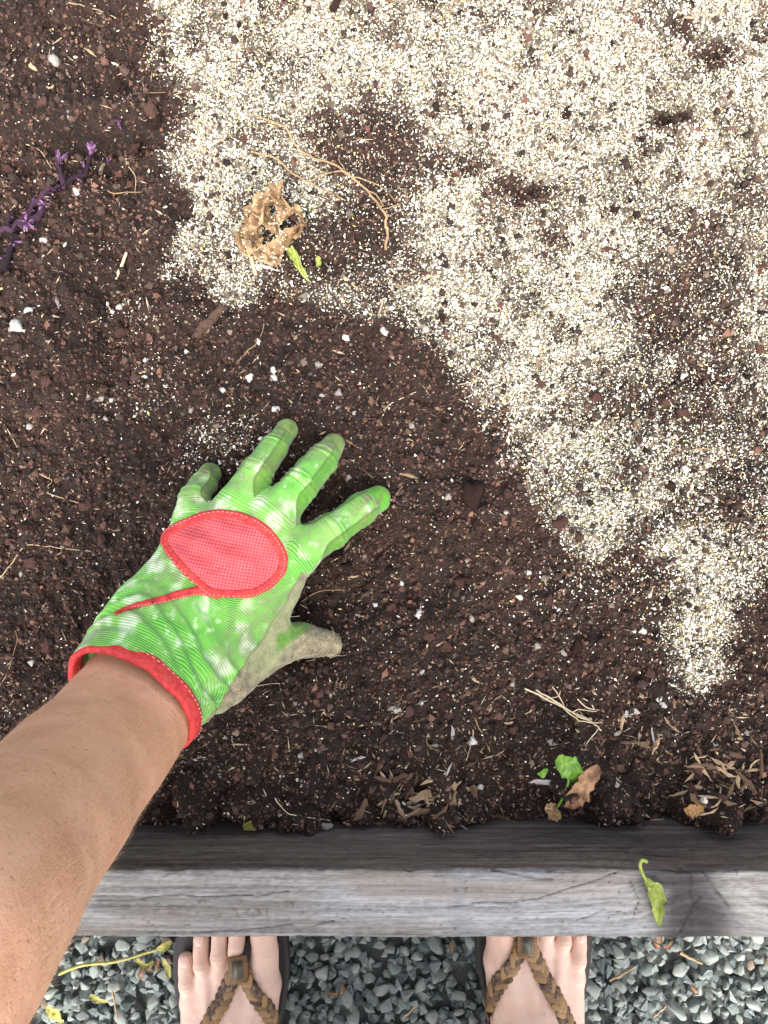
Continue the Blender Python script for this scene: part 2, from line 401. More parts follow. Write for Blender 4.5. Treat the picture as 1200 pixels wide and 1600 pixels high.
blu = sstep(0, .28, vn2(X*9, tv*45, 25))[..., None]; base = base*(1-blu*.6)+blu*.6*np.array([.31, .32, .33])*(1+.6*gr[..., None])
brn = sstep(.12, .4, vn2(X*14, tv*70, 26))[..., None]; base = base*(1-brn*.55)+brn*.55*np.array([.24, .19, .155])
face = np.array([.135, .110, .094])*(1+.9*gr[..., None]+.8*vn2(X*6, tv*40, 27)[..., None]+.5*sstep(.1, .35, vn2(X*4, vv*95, 38))[..., None])
face = face*(1-.55*knot[..., None])+np.array([.06, .033, .026])*.55*knot[..., None]
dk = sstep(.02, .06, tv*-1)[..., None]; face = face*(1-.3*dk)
colw = face*(1-top[..., None])+base*top[..., None]
stain = (np.exp(-((X-.198-.25*(tv-.02)-.008*vn2(X*0+3, tv*90, 39))/.026)**4)*sstep(-.45, .15, vn2(X*60, tv*60, 28)+.4))[..., None]*top[..., None]*.95
colw = colw*(1-stain)+np.array([.030, .026, .028])*(1+.9*gr[..., None])*stain
st2 = (np.exp(-((X-.049)/.0042)**4)*top*.35)[..., None]; colw = colw*(1-st2)+np.array([.2, .21, .24])*st2
sand = (sstep(.2, .42, vn2(X*420, tv*420, 29))*np.exp(-((X+.075)/.07)**2-((tv-.026)/.006)**2)*top)[..., None]; colw = colw*(1-sand*.8)+np.array([.13, .085, .05])*sand*.8
pit = sstep(.36, .46, vn2(X*300, tv*500, 30))[..., None]*.6; colw = colw*(1-pit)+np.array([.06, .05, .045])*pit
def tp(px, py):                                            # pixel on the timber top -> (x, tv)
    p = W(px, py, Z_TOP); return (p[0], Y_IN-p[1]+.0012)
cracks = [([(1070, 1354), (1082, 1370), (1080, 1395), (1092, 1420)], .0009), ([(1100, 1362), (1120, 1390), (1137, 1418)], .0008), ([(772, 1364), (815, 1370), (862, 1375)], .0007),
          ([(120, 1406), (240, 1404), (350, 1400), (450, 1398)], .0005), ([(230, 1462), (400, 1452), (520, 1444)], .0006), ([(700, 1420), (850, 1400), (960, 1365)], .0004), ([(1060, 1460), (1082, 1425), (1096, 1398)], .0006),
          ([(900, 1440), (940, 1425), (980, 1432)], .0004), ([(985, 1380), (1000, 1410), (990, 1440)], .0004)]
dis = np.zeros_like(X)
for P, wd in cracks:
    d = polyd(X+.003*vn2(X*40, tv*40, 34), tv+.0035*vn2(X*60, tv*60, 35)+.0012*vn2(X*220, tv*220, 36), [tp(*q) for q in P]); m = np.exp(-(d/(wd*.9))**2)*(.6+.8*(vn2(X*300, tv*300, 31)+.5)); m = np.clip(m, 0, 1)
    m = m*np.clip(.35+1.3*(vn2(X*55, tv*90, 33)+.5), 0, 1); dis -= .0012*m; colw = colw*(1-.75*m[..., None])+np.array([.03, .025, .022])*.75*m[..., None]
dis += -.0022*np.maximum(0, vn2(X*120, tv*60, 40)-.12)*np.exp(-(tv/.004)**2)*2-.002*np.maximum(0, vn2(X*90, tv*40, 43)-.2)*np.exp(-((tv-.0455)/.004)**2)*2+.0008*gr+.0012*vn2(X*6, tv*30, 32)
ny = np.gradient(PZ, axis=1); nz = -np.gradient(PY, axis=1); L = np.hypot(ny, nz); ny /= L; nz /= L
PY = PY+dis*ny; PZ = PZ+dis*nz
n, k = X.shape; ii = np.arange(n-1)[:, None]*k; jj = np.arange(k-1)[None]
F = np.stack([ii+jj, ii+k+jj, ii+k+jj+1, ii+jj+1], -1).reshape(-1, 4)
wet = (np.clip(1-top, 0, 1)*.6+stain[..., 0]*.5)
Vb = np.stack([X, PY, PZ], -1).reshape(-1, 3)
Vall = Vb; Fall = F[:, ::-1]
me = mesh_np('board', Vall, Fall, True, {'wet': wet.ravel()}, np.clip(colw, .01, 1).reshape(-1, 3))
b0 = part('board', me, M_WOOD, bed); b0['label'] = 'top board with dark wet inner face and pale weathered top'
def plank(lo, hi):
    lo = np.array(lo, float); hi = np.array(hi, float)
    bm = bmesh.new(); bmesh.ops.create_cube(bm, size=1); bmesh.ops.scale(bm, vec=Vector(hi-lo), verts=bm.verts); bmesh.ops.translate(bm, vec=Vector((lo+hi)/2), verts=bm.verts)
    bmesh.ops.bevel(bm, geom=bm.edges[:], offset=.003, segments=2, affect='EDGES'); me = bpy.data.meshes.new('board'); bm.to_mesh(me); bm.free()
    nv = len(me.vertices); c4 = np.tile(np.array([.27, .25, .235, 1], np.float32), (nv, 1)); a = me.attributes.new('Col', 'FLOAT_COLOR', 'POINT'); a.data.foreach_set('color', c4.ravel())
    a = me.attributes.new('wet', 'FLOAT', 'POINT'); return me
for lo, hi in [((-.95, Y_OUT+.001, Z_GND-.02), (.95, Y_IN-.001, -.0705)), ((-.995, Y_OUT, Z_GND-.02), (-.9515, .92, Z_TOP-.002)), ((.9515, Y_OUT, Z_GND-.02), (.995, .92, Z_TOP-.002)), ((-.95, .875, Z_GND-.02), (.95, .918, Z_TOP-.003))]:
    part('board', plank(lo, hi), M_WOOD, bed)

POLY = np.array([(225, -40), (245, 80), (272, 150), (255, 230), (278, 290), (268, 360), (232, 425), (290, 452), (400, 462), (470, 476), (560, 474), (612, 492), (640, 530), (700, 590), (755, 655), (798, 702), (826, 770), (850, 832), (890, 872), (950, 860), (1010, 850), (1026, 880), (1036, 950), (1044, 1010), (1072, 1072), (1112, 1090), (1148, 1062), (1160, 1000), (1172, 950), (1190, 905), (1240, 880), (1240, -40)], float)
def poly_sd(px, py):
    d = np.full(px.shape, 1e9); ins = np.zeros(px.shape, bool)
    for a, b in zip(POLY, np.roll(POLY, -1, 0)):
        ab = b-a; h = np.clip(((px-a[0])*ab[0]+(py-a[1])*ab[1])/(ab@ab), 0, 1)
        d = np.minimum(d, np.hypot(px-a[0]-h*ab[0], py-a[1]-h*ab[1]))
        c = (a[1] > py) != (b[1] > py); xi = a[0]+(py-a[1])/np.where(b[1] == a[1], 1, b[1]-a[1])*(b[0]-a[0]); ins ^= c & (px < xi)
    return np.where(ins, -d, d)
HOLES = [(545, 205, 100, 60, .70), (600, 300, 66, 130, .72), (530, 385, 120, 80, .68), (460, 420, 90, 50, .60), (720, 255, 66, 30, .75), (815, 291, 44, 16, .97), (1095, 560, 110, 190, .66), (1010, 470, 70, 60, .45), (1130, 360, 90, 90, .45), (1105, 85, 55, 34, .8),
         (1040, 190, 30, 26, .95), (845, 372, 28, 30, .7), (760, 640, 36, 44, .6), (790, 560, 30, 26, .3), (1170, 740, 60, 110, .55), (1060, 810, 120, 34, .62), (1010, 700, 50, 60, .35), (890, 660, 30, 20, .3), (1000, 620, 60, 40, .5), (300, 55, 26, 26, .6), (1060, 45, 20, 14, .8), (960, 175, 28, 8, .7)]
def verm_density(x, y):
    px, py = px_of(x, y); qx = px+46*vn2(x*26, y*26, 61)+22*vn2(x*80, y*80, 62); qy = py+46*vn2(x*26, y*26, 63)+22*vn2(x*80, y*80, 64)
    D = sstep(20, -34, poly_sd(qx, qy))
    for cx, cy, rx, ry, a in HOLES: D = D*(1-a*np.exp(-(((qx-cx)/rx)**2+((qy-cy)/ry)**2)**1.5))
    D = D*(.62+.55*sstep(-.3, .25, vn2(x*38, y*38, 65)+.7*vn2(x*90, y*90, 66)))
    D = np.maximum(D, .30*gauss(qx, qy, 345, 690, 55, 46)); D = np.maximum(D, .10*gauss(qx, qy, 190, 500, 60, 46)+.12*gauss(qx, qy, 240, 600, 70, 50)+.10*gauss(qx, qy, 330, 470, 120, 26))
    D = np.maximum(D, .05*gauss(px, py, 1000, 980, 330, 150)); D = np.maximum(D, .22*gauss(qx, qy, 1000, 900, 120, 60)+.12*gauss(qx, qy, 1130, 1000, 90, 110)+.10*gauss(qx, qy, 880, 930, 130, 60)); D = np.maximum(D, .024)
    return D
# ------------------------------------------------------------------ soil sheet
sx = np.concatenate([np.linspace(-.949, -.33, 60, endpoint=False), np.linspace(-.33, .33, 400), np.linspace(.33, .949, 61)[1:]])
sy = np.concatenate([np.linspace(Y_IN-.001, .41, 390), np.linspace(.41, .876, 50)[1:]])
SX, SY = np.meshgrid(sx, sy, indexing='ij'); H = hs(SX.ravel(), SY.ravel())
V = np.stack([SX.ravel(), SY.ravel(), H], 1)
V[:, :2] += .0006*np.stack([vn2(V[:, 0]*700, V[:, 1]*700, 41), vn2(V[:, 0]*700, V[:, 1]*700, 42)], 1)*(V[:, 1] > Y_IN+.002)[:, None]
n, k = SX.shape; ii = np.arange(n-1)[:, None]*k; jj = np.arange(k-1)[None]
F = np.stack([ii+jj, ii+k+jj, ii+k+jj+1, ii+jj+1], -1).reshape(-1, 4)
soil = obj('soil', mesh_np('soil', V, F, True, {'dust': np.clip(verm_density(V[:, 0], V[:, 1])-.05, 0, 1)}), M_SOIL); tag(soil, kind='structure')

# crumbs: countless grains of soil
N = 84000
x = rng.uniform(-.335, .335, N); y = rng.uniform(Y_IN+.001, .415, N); z = hs(x, y)
sz = .0005+.0013*rng.random(N)**1.8+.0024*(rng.random(N) > .975)*rng.random(N)
px, py = px_of(x, y)
tone = np.clip(rng.lognormal(-.1, .72, N), .2, 4.0)[:, None]
g = (vn2(x*12, y*12, 50)+.5)[:, None]
cc = (np.array([.031, .0158, .0108])*(1-g)+np.array([.066, .0345, .0235])*g)*tone
dd = (verm_density(x, y) > rng.random(N)*1.1)[:, None]; cc = np.where(dd, cc*.5+np.array([.13, .115, .085])*rng.random((N, 1)), cc)
red = rng.random(N) < .07; cc[red] = np.array([.085, .038, .03])*(.5+rng.random((red.sum(), 1)))
lt = rng.random(N) < .05; cc[lt] = np.array([.17, .125, .09])*(.5+rng.random((lt.sum(), 1)))
S = sz[:, None]*(1+.5*(rng.random((N, 3))-.5))
me = scatter_mesh('soil_crumbs', np.stack([x, y, z+sz*.5], 1), S, OCT, None, cc, .3)
tag(obj('soil_crumbs', me, M_CRUMB), 'loose dark brown crumbs of potting soil', 'soil', kind='stuff')

N = 8000
x = rng.uniform(-.335, .335, N); y = rng.uniform(Y_IN+.002, .415, N); px, py = px_of(x, y)
kp = rng.random(N) < np.where(px < 240, 1., np.where(py > 1120, .9, .45)); x, y = x[kp], y[kp]; N = len(x); z = hs(x, y); sz = .0009+.0024*rng.random(N)**3
u = rng.random((N, 1)); cc = (np.array([.024, .0145, .0108])*(1-u)+np.array([.062, .039, .029])*u)*np.clip(rng.lognormal(-.1, .5, (N, 1)), .4, 2.2)
rd = rng.random(N) < .13; cc[rd] = np.array([.085, .042, .031])*(.5+rng.random((rd.sum(), 1)))
me = scatter_mesh('soil_clods', np.stack([x, y, z+sz*.35], 1), sz[:, None]*(1+.6*(rng.random((N, 3))-.5)), ICO1, None, cc, .28)
tag(obj('soil_clods', me, M_CRUMB), 'small brown lumps of earth scattered through the soil', 'soil', kind='stuff')

# ------------------------------------------------------------------ vermiculite dressing
N = 330000
x = rng.uniform(-.335, .335, N); y = rng.uniform(Y_IN+.002, .415, N)
keep = rng.random(N) < verm_density(x, y)**1.15*.68; x, y = x[keep], y[keep]; N = len(x)
z = hs(x, y); sz = .00046+.00074*rng.random(N)**1.7+.0010*(rng.random(N) > .965)
u = rng.random(N)
cc = np.empty((N, 3)); cc[:] = (.82, .80, .72)
cc[u > .40] = (.76, .70, .47); cc[u > .57] = (.47, .45, .38); cc[u > .74] = (.62, .50, .20); cc[u > .84] = (.26, .23, .18); cc[u > .94] = (.90, .90, .88)
cc = np.clip(cc*(.75+.45*rng.random((N, 1))), 0, .9)
me = scatter_mesh('vermiculite_flakes', np.stack([x, y, z+.0006+rng.random(N)*.0022], 1), sz[:, None]*np.array([1.12, .62, .42])*(1+.5*(rng.random((N, 3))-.5)), OCT, .6, cc, .35)
tag(obj('vermiculite_flakes', me, M_VERM), 'pale sparkling vermiculite flakes strewn over the dark soil', 'vermiculite', kind='stuff')
NF = 150000; x = rng.uniform(-.335, .335, NF); y = rng.uniform(Y_IN+.002, .415, NF); kp = rng.random(NF) < verm_density(x, y)**1.1*1.0-.012; x, y = x[kp], y[kp]; NF = len(x)
u = rng.random((NF, 1)); cc = (np.array([.26, .235, .18])*(1-u)+np.array([.62, .59, .46])*u)*(.7+.5*rng.random((NF, 1))); sz = .00038+.00045*rng.random(NF)
me = scatter_mesh('vermiculite_fines', np.stack([x, y, hs(x, y)+.0006+.0010*rng.random(NF)], 1), sz[:, None]*(1+.5*(rng.random((NF, 3))-.5)), (OCT[0], OCT[1]), None, cc, .3)
tag(obj('vermiculite_fines', me, M_VERM), 'fine beige vermiculite grit between the larger pale flakes', 'vermiculite', kind='stuff'); print('VERM', N, NF)

# ------------------------------------------------------------------ loose pieces on the soil
def on_soil(px, py, lift=0.):
    p = W(px, py, 0.); h = float(hs(np.array([p[0]]), np.array([p[1]]), True)[0]); p = W(px, py, h+lift); return p
M_SCORIA = vary('scoria', (.045, .024, .018), (.17, .088, .068), 330, .95, 1.0, .003, .15)
M_PERL = vary('perlite', (.25, .225, .19), (.54, .52, .48), 300, .85, .7, .001)
M_BARK = vary('bark', (.09, .052, .030), (.36, .255, .155), 160, .85, .6, .001)
M_GREYCHIP = vary('grey_wood', (.17, .15, .145), (.36, .33, .32), 160, .85, .6, .001)
def lumpy(base, seed, amp=.35, fr=1.6):
    v, f = base; v = v*(1+amp*vn3(v*fr+seed*7.3, seed)[:, None]*1.6+.25*amp*vn3(v*5+seed, seed+1)[:, None]); return v, f
sc_var = []
for k in range(8):
    v, f = lumpy(ICO2, 70+k, .85, 2.0); me = mesh_np('scoria_pebble', v*np.array([1, .74, .62]), f, k % 2 == 0); me.materials.append(M_SCORIA); sc_var.append(me)
pe_var = []
for k in range(5):
    v, f = lumpy(ICO2, 90+k, .8, 1.8); me = mesh_np('perlite_grain', v*np.array([1, .85, .75]), f, True); me.materials.append(M_PERL); pe_var.append(me)
def scat(meshes, px, py, r_px, sink=.3):
    p = on_soil(px, py); r = r_px*.58/1200
    o = bpy.data.objects.new(meshes[0].name.split('.')[0], random.choice(meshes)); COL.objects.link(o)
    o.location = p+np.array([0, 0, r*(.6-sink)]); o.scale = (r, r, r); o.rotation_euler = (random.gauss(0, .4), random.gauss(0, .4), random.uniform(0, 6.3)); return o
fixed = [(238, 175, 13), (241, 195, 15), (203, 212, 12), (212, 232, 10), (185, 140, 12), (15, 265, 9), (150, 335, 11), (118, 338, 9), (88, 390, 9), (45, 360, 7), (85, 512, 10), (192, 520, 11), (205, 545, 9), (325, 475, 11), (72, 595, 9), (5, 610, 9), (58, 655, 8), (195, 605, 9), (280, 708, 9), (205, 660, 5), (160, 845, 12), (135, 790, 9), (50, 880, 10), (400, 618, 7), (640, 720, 9), (740, 775, 20), (635, 720, 8), (545, 885, 9), (875, 815, 13), (905, 840, 9), (845, 600, 8), (930, 620, 10), (720, 910, 10), (612, 950, 9), (628, 955, 8), (655, 960, 10), (600, 930, 8), (1068, 45, 11), (1045, 210, 8), (885, 180, 10), (1005, 240, 7), (960, 330, 8), (1090, 1200, 9), (1080, 1230, 8), (540, 665, 6), (735, 700, 7), (690, 500, 8), (430, 530, 10), (505, 520, 8), (95, 915, 9), (75, 1010, 11), (120, 985, 9), (700, 1010, 12), (760, 990, 9), (1040, 940, 8), (900, 1010, 10), (560, 1060, 9), (640, 1110, 9), (800, 1140, 10)]
groups = {'s': 'reddish scoria pebbles strewn on the soil', 'p': 'white perlite grains strewn on the soil'}
def scoria_tag(o, px, py):
    d = float(verm_density(np.array([o.location.x]), np.array([o.location.y]))[0])
    if d > .25: tag(o, 'rough reddish scoria pebble lying among pale vermiculite flakes', 'pebble', 'scoria pebbles among the vermiculite')
    else: tag(o, 'rough reddish brown scoria pebble lying on bare dark soil', 'pebble', 'scoria pebbles on bare soil')
for q in fixed:
    o = scat(sc_var, *q)
    if q[2] == 20: tag(o, 'largest dark scoria lump, lying between fingertips and vermiculite edge', 'pebble')
    else: scoria_tag(o, q[0], q[1])
for k in range(95):
    while True:
        px, py = random.uniform(0, 1195), random.uniform(5, 1250)
        dens = .9 if px < 260 else (.75 if py > 880 else .45)
        if 90 < px < 540 and 700 < py < 1300 and py > 690: dens = .05
        if random.random() < dens: break
    scoria_tag(scat(sc_var, px, py, random.choice((5, 5, 6, 7, 8, 9.5)), .4), px, py)
pf = [(86, 97, 9), (30, 515, 13), (46, 487, 7), (18, 517, 6), (140, 508, 6), (160, 258, 6), (68, 375, 6), (120, 300, 6), (165, 655, 5), (655, 960, 8), (738, 1158, 7), (622, 1110, 6), (738, 965, 7), (840, 1010, 6), (1003, 985, 6), (860, 1160, 6), (800, 1068, 5), (1035, 1100, 6), (1030, 1092, 5), (558, 962, 6), (500, 760, 6), (545, 745, 6), (390, 590, 7), (300, 640, 5), (700, 775, 6), (600, 520, 7), (665, 515, 6), (430, 640, 6), (135, 1020, 5), (470, 1180, 5), (495, 1170, 5), (510, 1290, 8), (438, 1270, 5), (290, 1290, 6), (272, 1290, 5), (880, 1020, 5), (660, 1050, 5), (750, 1230, 5), (1100, 1250, 5)]
for q in pf: tag(scat(pe_var, *q), 'small chalky white perlite grain lying on the dark soil', 'perlite', groups['p'])
for k in range(40):
    px, py = random.uniform(20, 1190), random.uniform(500, 1240)
    if 90 < px < 560 and py > 650: py = random.uniform(480, 640)
    tag(scat(pe_var, px, py, random.choice((4, 4.5, 5, 6)), .3), 'small chalky white perlite grain lying on the dark soil', 'perlite', groups['p'])
# bark and wood chips
def chip_mesh(seed):
    r = np.random.default_rng(seed); n = 7; tt = np.linspace(-1, 1, n); w = (1-np.abs(tt)**r.choice([2, 4, 8, 12]))*.6+.30*r.random(); w *= 1+.7*(r.random(n)-.5); bend = .25*r.normal()*tt**2; zb = .25*r.normal()*tt**2
    V = []; F = []
    for i in range(n):
        for sy_, zz in ((-1, 0), (0, .5), (1, 0), (0, -.45)): V.append((tt[i], (sy_*w[i]*.32)+bend[i]*.6+.05*r.normal()*abs(sy_), zz*.3*w[i]+zb[i]))
    for i in range(n-1):
        for j in range(4): a = i*4+j; b = i*4+(j+1) % 4; F.append((a, b, b+4, a+4))
    F += [(3, 2, 1, 0), ((n-1)*4, (n-1)*4+1, (n-1)*4+2, (n-1)*4+3)]
    return mesh_np('chip', V, np.array(F), False)
ch_var = [chip_mesh(200+k) for k in range(16)]
for m_ in ch_var: m_.materials.append(M_BARK)
gc_var = [chip_mesh(230+k) for k in range(4)]
for m_ in gc_var: m_.materials.append(M_GREYCHIP)
def chip(name, meshes, px, py, ln, ang, wide=1., lift=.0):
    p = on_soil(px, py, .0012+lift); s = ln/2*.58/1200
    o = bpy.data.objects.new(name, random.choice(meshes)); COL.objects.link(o); o.location = p; o.scale = (s, s*wide, min(s, .006)); o.rotation_euler = (random.gauss(0, .25), random.gauss(0, .15), math.radians(ang)); return o
LB, LG = ('flat brown bark chip lying on open soil away from the timber', 'bark chip', 'brown bark chips on the soil'), ('pale grey wood chip lying on the soil', 'wood chip', 'grey wood chips on the soil')
chips = [(733, 1082, 34, 30, .8), (972, 1128, 34, 85, .7), (625, 768, 44, 55, .55), (638, 742, 42, -14, .5), (640, 836, 30, 15, .9), (545, 690, 20, -30, .8), (668, 1242, 60, 10, 1.1), (595, 1195, 40, 60, .7), (640, 1300, 44, 5, .7), (620, 1280, 46, 80, .6), (1020, 1285, 40, 15, .8), (1092, 1255, 34, -40, 1.), (1085, 1210, 40, 40, .8), (1150, 1180, 70, -20, .35), (1130, 1200, 46, 30, .6), (1170, 1225, 52, -50, .5), (1110, 1165, 42, 70, .5), (1180, 1260, 40, 10, .8), (1155, 1150, 40, -60, .6), (1060, 1190, 36, 20, .9), (965, 1050, 18, 80, .8), (1000, 1150, 30, 75, .6), (985, 1160, 30, 10, .6), (1025, 1165, 30, 60, .7), (1040, 1245, 34, -30, .9), (705, 1240, 40, -60, .7), (690, 1270, 34, 40, .8), (650, 1265, 30, -20, .8), (600, 1255, 36, 70, .5), (570, 1200, 30, 30, .5), (45, 100, 28, -50, .9), (140, 80, 24, -30, .7), (78, 137, 16, 0, 1.), (150, 38, 36, -20, .4), (285, 30, 20, 0, .8), (630, 445, 34, 5, .5), (560, 450, 26, -15, .6), (595, 480, 30, 75, .5), (830, 1110, 22, 40, .8), (670, 1165, 22, -50, .7), (735, 1195, 24, 20, .7), (600, 1130, 26, 60, .5), (545, 1120, 26, -40, .5), (800, 1230, 36, 10, .6), (930, 1290, 30, 15, .6), (780, 1275, 34, -10, .7), (1140, 1240, 44, 62, .5), (1190, 1195, 44, 80, .5), (1120, 1285, 40, -25, .6), (1165, 1205, 50, 12, .4)]
rc = random.Random(5)
for k in range(40): chips.append((rc.gauss(650, 45), rc.uniform(1215, 1300), rc.uniform(18, 42), rc.uniform(0, 180), rc.uniform(.5, 1.1)))
for k in range(46): chips.append((rc.gauss(1130, 55), rc.gauss(1215, 42), rc.uniform(16, 48), rc.uniform(-60, 60), rc.uniform(.3, .9)))
for k in range(36): chips.append((rc.uniform(520, 1195), rc.uniform(1060, 1290), rc.uniform(14, 30), rc.uniform(0, 180), rc.uniform(.4, 1.)))
chips = [a for a in chips if a[0] < 1199 and a[1] < 1303]
LB2 = ('flat brown bark chip in the litter beside the timber', 'bark chip', 'bark chips beside the timber')
for a in chips: tag(chip('bark_chip', ch_var, *a), *(LB2 if a[1] > 1170 else LB))
grey = [(708, 1150, 36, -85, .7), (892, 1130, 46, -35, .5), (985, 1112, 26, 10, 1.4), (88, 468, 32, -65, .7), (650, 1262, 34, 30, 1.0), (1020, 1060, 18, 60, .7), (700, 1205, 30, 70, .6), (560, 1185, 24, 20, .6), (415, 416, 34, -15, .7), (720, 1290, 28, -30, .6), (1020, 1150, 26, -80, .5), (945, 545, 20, 20, .6)]
for a in grey: tag(chip('wood_chip', gc_var, *a), *LG)
o = chip('grey_bark_flake', gc_var, 848, 1222, 42, -4, .9, .006); tag(o, 'smooth slate grey bark flake beside the torn green leaf', 'bark flake')
# litter: countless fibres and shreds
NL = 6500
x = rng.uniform(-.32, .32, NL); y = rng.uniform(Y_IN+.003, .40, NL)
px, py = px_of(x, y); kp = rng.random(NL) < np.where(py > 1080, 1., np.where(px < 260, .5, .35)); x, y = x[kp], y[kp]; NL = len(x)
ln = .0012+.0045*rng.random(NL)**3; wd = .00025+.0006*rng.random(NL)**2
u = rng.random((NL, 1)); cc = np.array([.10, .06, .042])*(1-u)+np.array([.42, .33, .22])*u
me = scatter_mesh('plant_litter', np.stack([x, y, hs(x, y)+.0012], 1), np.stack([ln, wd, wd*.6], 1), OCT, .3, cc, .3)
tag(obj('plant_litter', me, M_LITTER), 'tiny shreds of bark, straw and root fibre on the soil', 'litter', kind='stuff')

# ------------------------------------------------------------------ roots, twigs, leaves
M_ROOT = vary('root', (.22, .145, .075), (.40, .29, .165), 300, .7, .4, .0005)
M_PROOT = vary('pale_root', (.30, .235, .14), (.50, .42, .28), 300, .7, .4, .0005)
M_TWIG = vary('twig', (.10, .062, .045), (.30, .20, .145), 420, .9, 1.0, .003, .15)
M_STRAW = vary('straw', (.32, .22, .12), (.5, .38, .24), 220, .8, .5, .0006)
def wire(P, r0, r1, lift=.0015, wob=1.2, nn=None, k=6, zfun=None):
    P = np.array(P, float); n = nn or max(8, int(np.hypot(*np.diff(P, axis=0).T).sum()/5))
    q = smooth_path(P, n); q = q+wob*np.stack([vn2(np.arange(n)*.5, np.full(n, P[0, 0]), 71), vn2(np.arange(n)*.5, np.full(n, P[0, 1]), 72)], 1)*2
    xy = np.array([W(a, b, 0.)[:2] for a, b in q]); h = hs(xy[:, 0], xy[:, 1]) if zfun is None else zfun(xy)
    h = np.convolve(np.pad(h, 2, 'edge'), np.ones(5)/5, 'valid')
    R = np.linspace(r0, r1, n)*.58/1200
    pts = np.array([W(a, b, hh+lift+rr) for (a, b), hh, rr in zip(q, h, R)])
    return tube(pts, R, k)
def root_thing(name, label, cat, mat, paths, group=None):
    V, F = join([wire(*a) if isinstance(a, tuple) else wire(a, 1.6, .8) for a in paths])
    o = obj(name, mesh_np(name, V, F), mat); tag(o, label, cat, group); return o
root_thing('forked_root', 'long forked tan root across the vermiculite beside the crumpled dead leaf', 'root', M_ROOT, [
    ([(400, 183), (445, 198), (460, 225), (485, 245), (520, 256), (548, 275), (572, 297), (592, 322), (603, 338), (602, 352), (606, 362), (602, 390)], 1.5, 2.2, .004),
    ([(395, 238), (430, 247), (455, 268), (480, 283), (508, 272), (530, 267), (552, 276)], 1.6, 1.3, .004), ([(480, 283), (510, 298), (542, 314)], 1.6, .7, .003), ([(552, 276), (575, 283), (600, 296), (618, 315)], 1.2, .6, .003),
    ([(600, 326), (612, 323), (626, 319)], 1.1, .6, .003), ([(540, 268), (532, 255), (530, 243)], .9, .5, .003), ([(545, 272), (536, 285), (538, 296)], .8, .4, .002), ([(575, 299), (590, 306), (600, 322)], 1.2, 1.0, .005)])
root_thing('root_bundle', 'bundle of pale straw coloured roots with many branches on dark soil', 'root', M_PROOT, [
    ([(820, 1076), (850, 1090), (885, 1107), (915, 1122), (935, 1136), (940, 1142)], 1.6, 1.3, .003), ([(838, 1078), (868, 1096), (898, 1116), (925, 1128)], 1.4, 1.0, .005), ([(862, 1073), (874, 1090), (884, 1108)], 1.0, .9, .003),
    ([(902, 1092), (915, 1105), (928, 1108), (920, 1098), (906, 1090)], 1.0, .7, .003), ([(920, 1124), (934, 1140), (920, 1155), (916, 1167)], 1.2, .7, .002), ([(880, 1106), (900, 1122), (912, 1128), (940, 1130)], 1.3, .7, .005), ([(850, 1090), (872, 1088), (876, 1080)], .9, .5, .004), ([(895, 1114), (905, 1108), (932, 1112)], 1.0, .5, .005)])
R1 = 'thin tan rootlet lying alone on dark soil'; RG = 'thin rootlets on the soil'
singles = [[(-5, 908), (14, 885), (40, 854), (72, 853), (95, 857), (142, 862)], [(108, 4), (140, 12), (170, 22), (212, 48)], [(178, 150), (187, 162), (205, 148), (258, 145)], [(95, 60), (80, 72), (78, 100)], [(365, 577), (380, 555), (402, 535), (415, 500)],
           [(-5, 655), (10, 668), (22, 690), (26, 700)], [(-4, 1075), (12, 1050), (26, 1005), (24, 985)], [(600, 640), (612, 630), (650, 612)], [(60, 740), (82, 752), (70, 768), (140, 790)], [(430, 1247), (445, 1268), (470, 1276), (515, 1281)],
           [(160, 296), (178, 302), (205, 300), (222, 299)], [(202, 260), (212, 280), (210, 300)], [(735, 1110), (745, 1130), (755, 1150), (765, 1175)], [(600, 1242), (640, 1240), (676, 1241)], [(740, 1140), (736, 1165), (728, 1190)], [(716, 600), (745, 596), (780, 592)],
           [(470, 940), (500, 925), (540, 921)], [(380, 1082), (398, 1072), (425, 1068), (460, 1066)], [(1080, 705), (1110, 700), (1135, 704)], [(40, 225), (62, 235), (80, 262)], [(515, 880), (528, 872), (540, 874)]]
RL = ['long pale root on bare soil beside the glove cuff', 'tan root arching above the purple plant in the soil corner', 'hooked root ending at the vermiculite edge above the purple plant', 'short bent root above the purple plant', 'curved brown rootlet beside the thick bark twig',
      None, None, 'wavy rootlet between ring fingertip and vermiculite edge', 'zigzag rootlet on bare soil left of the pinky fingertip', 'white root on clods beside the timber under the forearm', 'pale root just below the white shoot', 'short upright root beside the white shoot', 'thin brown rootlet crossing open soil near the root bundle', 'straight root across bark litter by the timber', None, 'straight rootlet at the edge of the vermiculite',
      'grey rootlet touching the glove between index finger and thumb', 'forked tan root under the glove thumb', 'curled rootlet in sparse vermiculite', None, 'tiny rootlet beneath the index finger']
for i, P in enumerate(singles):
    if RL[i]: root_thing('rootlet', RL[i], 'root', (M_ROOT, M_PROOT)[i % 2], [(P, 1.0, .5, .0006)])
    else: root_thing('rootlet', R1, 'root', (M_ROOT, M_PROOT)[i % 2], [(P, 1.0, .5, .0006)], RG)
V, F = wire([(304, 526), (314, 514), (326, 503), (349, 479)], 7.5, 6.5, -.0015, 2.0, 26, 12); V = V+.0030*np.stack([vn3(V*260, 501+q_) for q_ in range(3)], 1)+.0020*np.stack([vn3(V*700, 511+q_) for q_ in range(3)], 1)
ends = [V[:12], V[-12:]]; nV = len(V); V = np.concatenate([V, [ends[0].mean(0)], [ends[1].mean(0)]]); jj_ = np.arange(12); F = np.concatenate([F, np.stack([(jj_+1) % 12, jj_, np.full(12, nV), np.full(12, nV)], 1), np.stack([nV-12+jj_, nV-12+(jj_+1) % 12, np.full(12, nV+1), np.full(12, nV+1)], 1)])
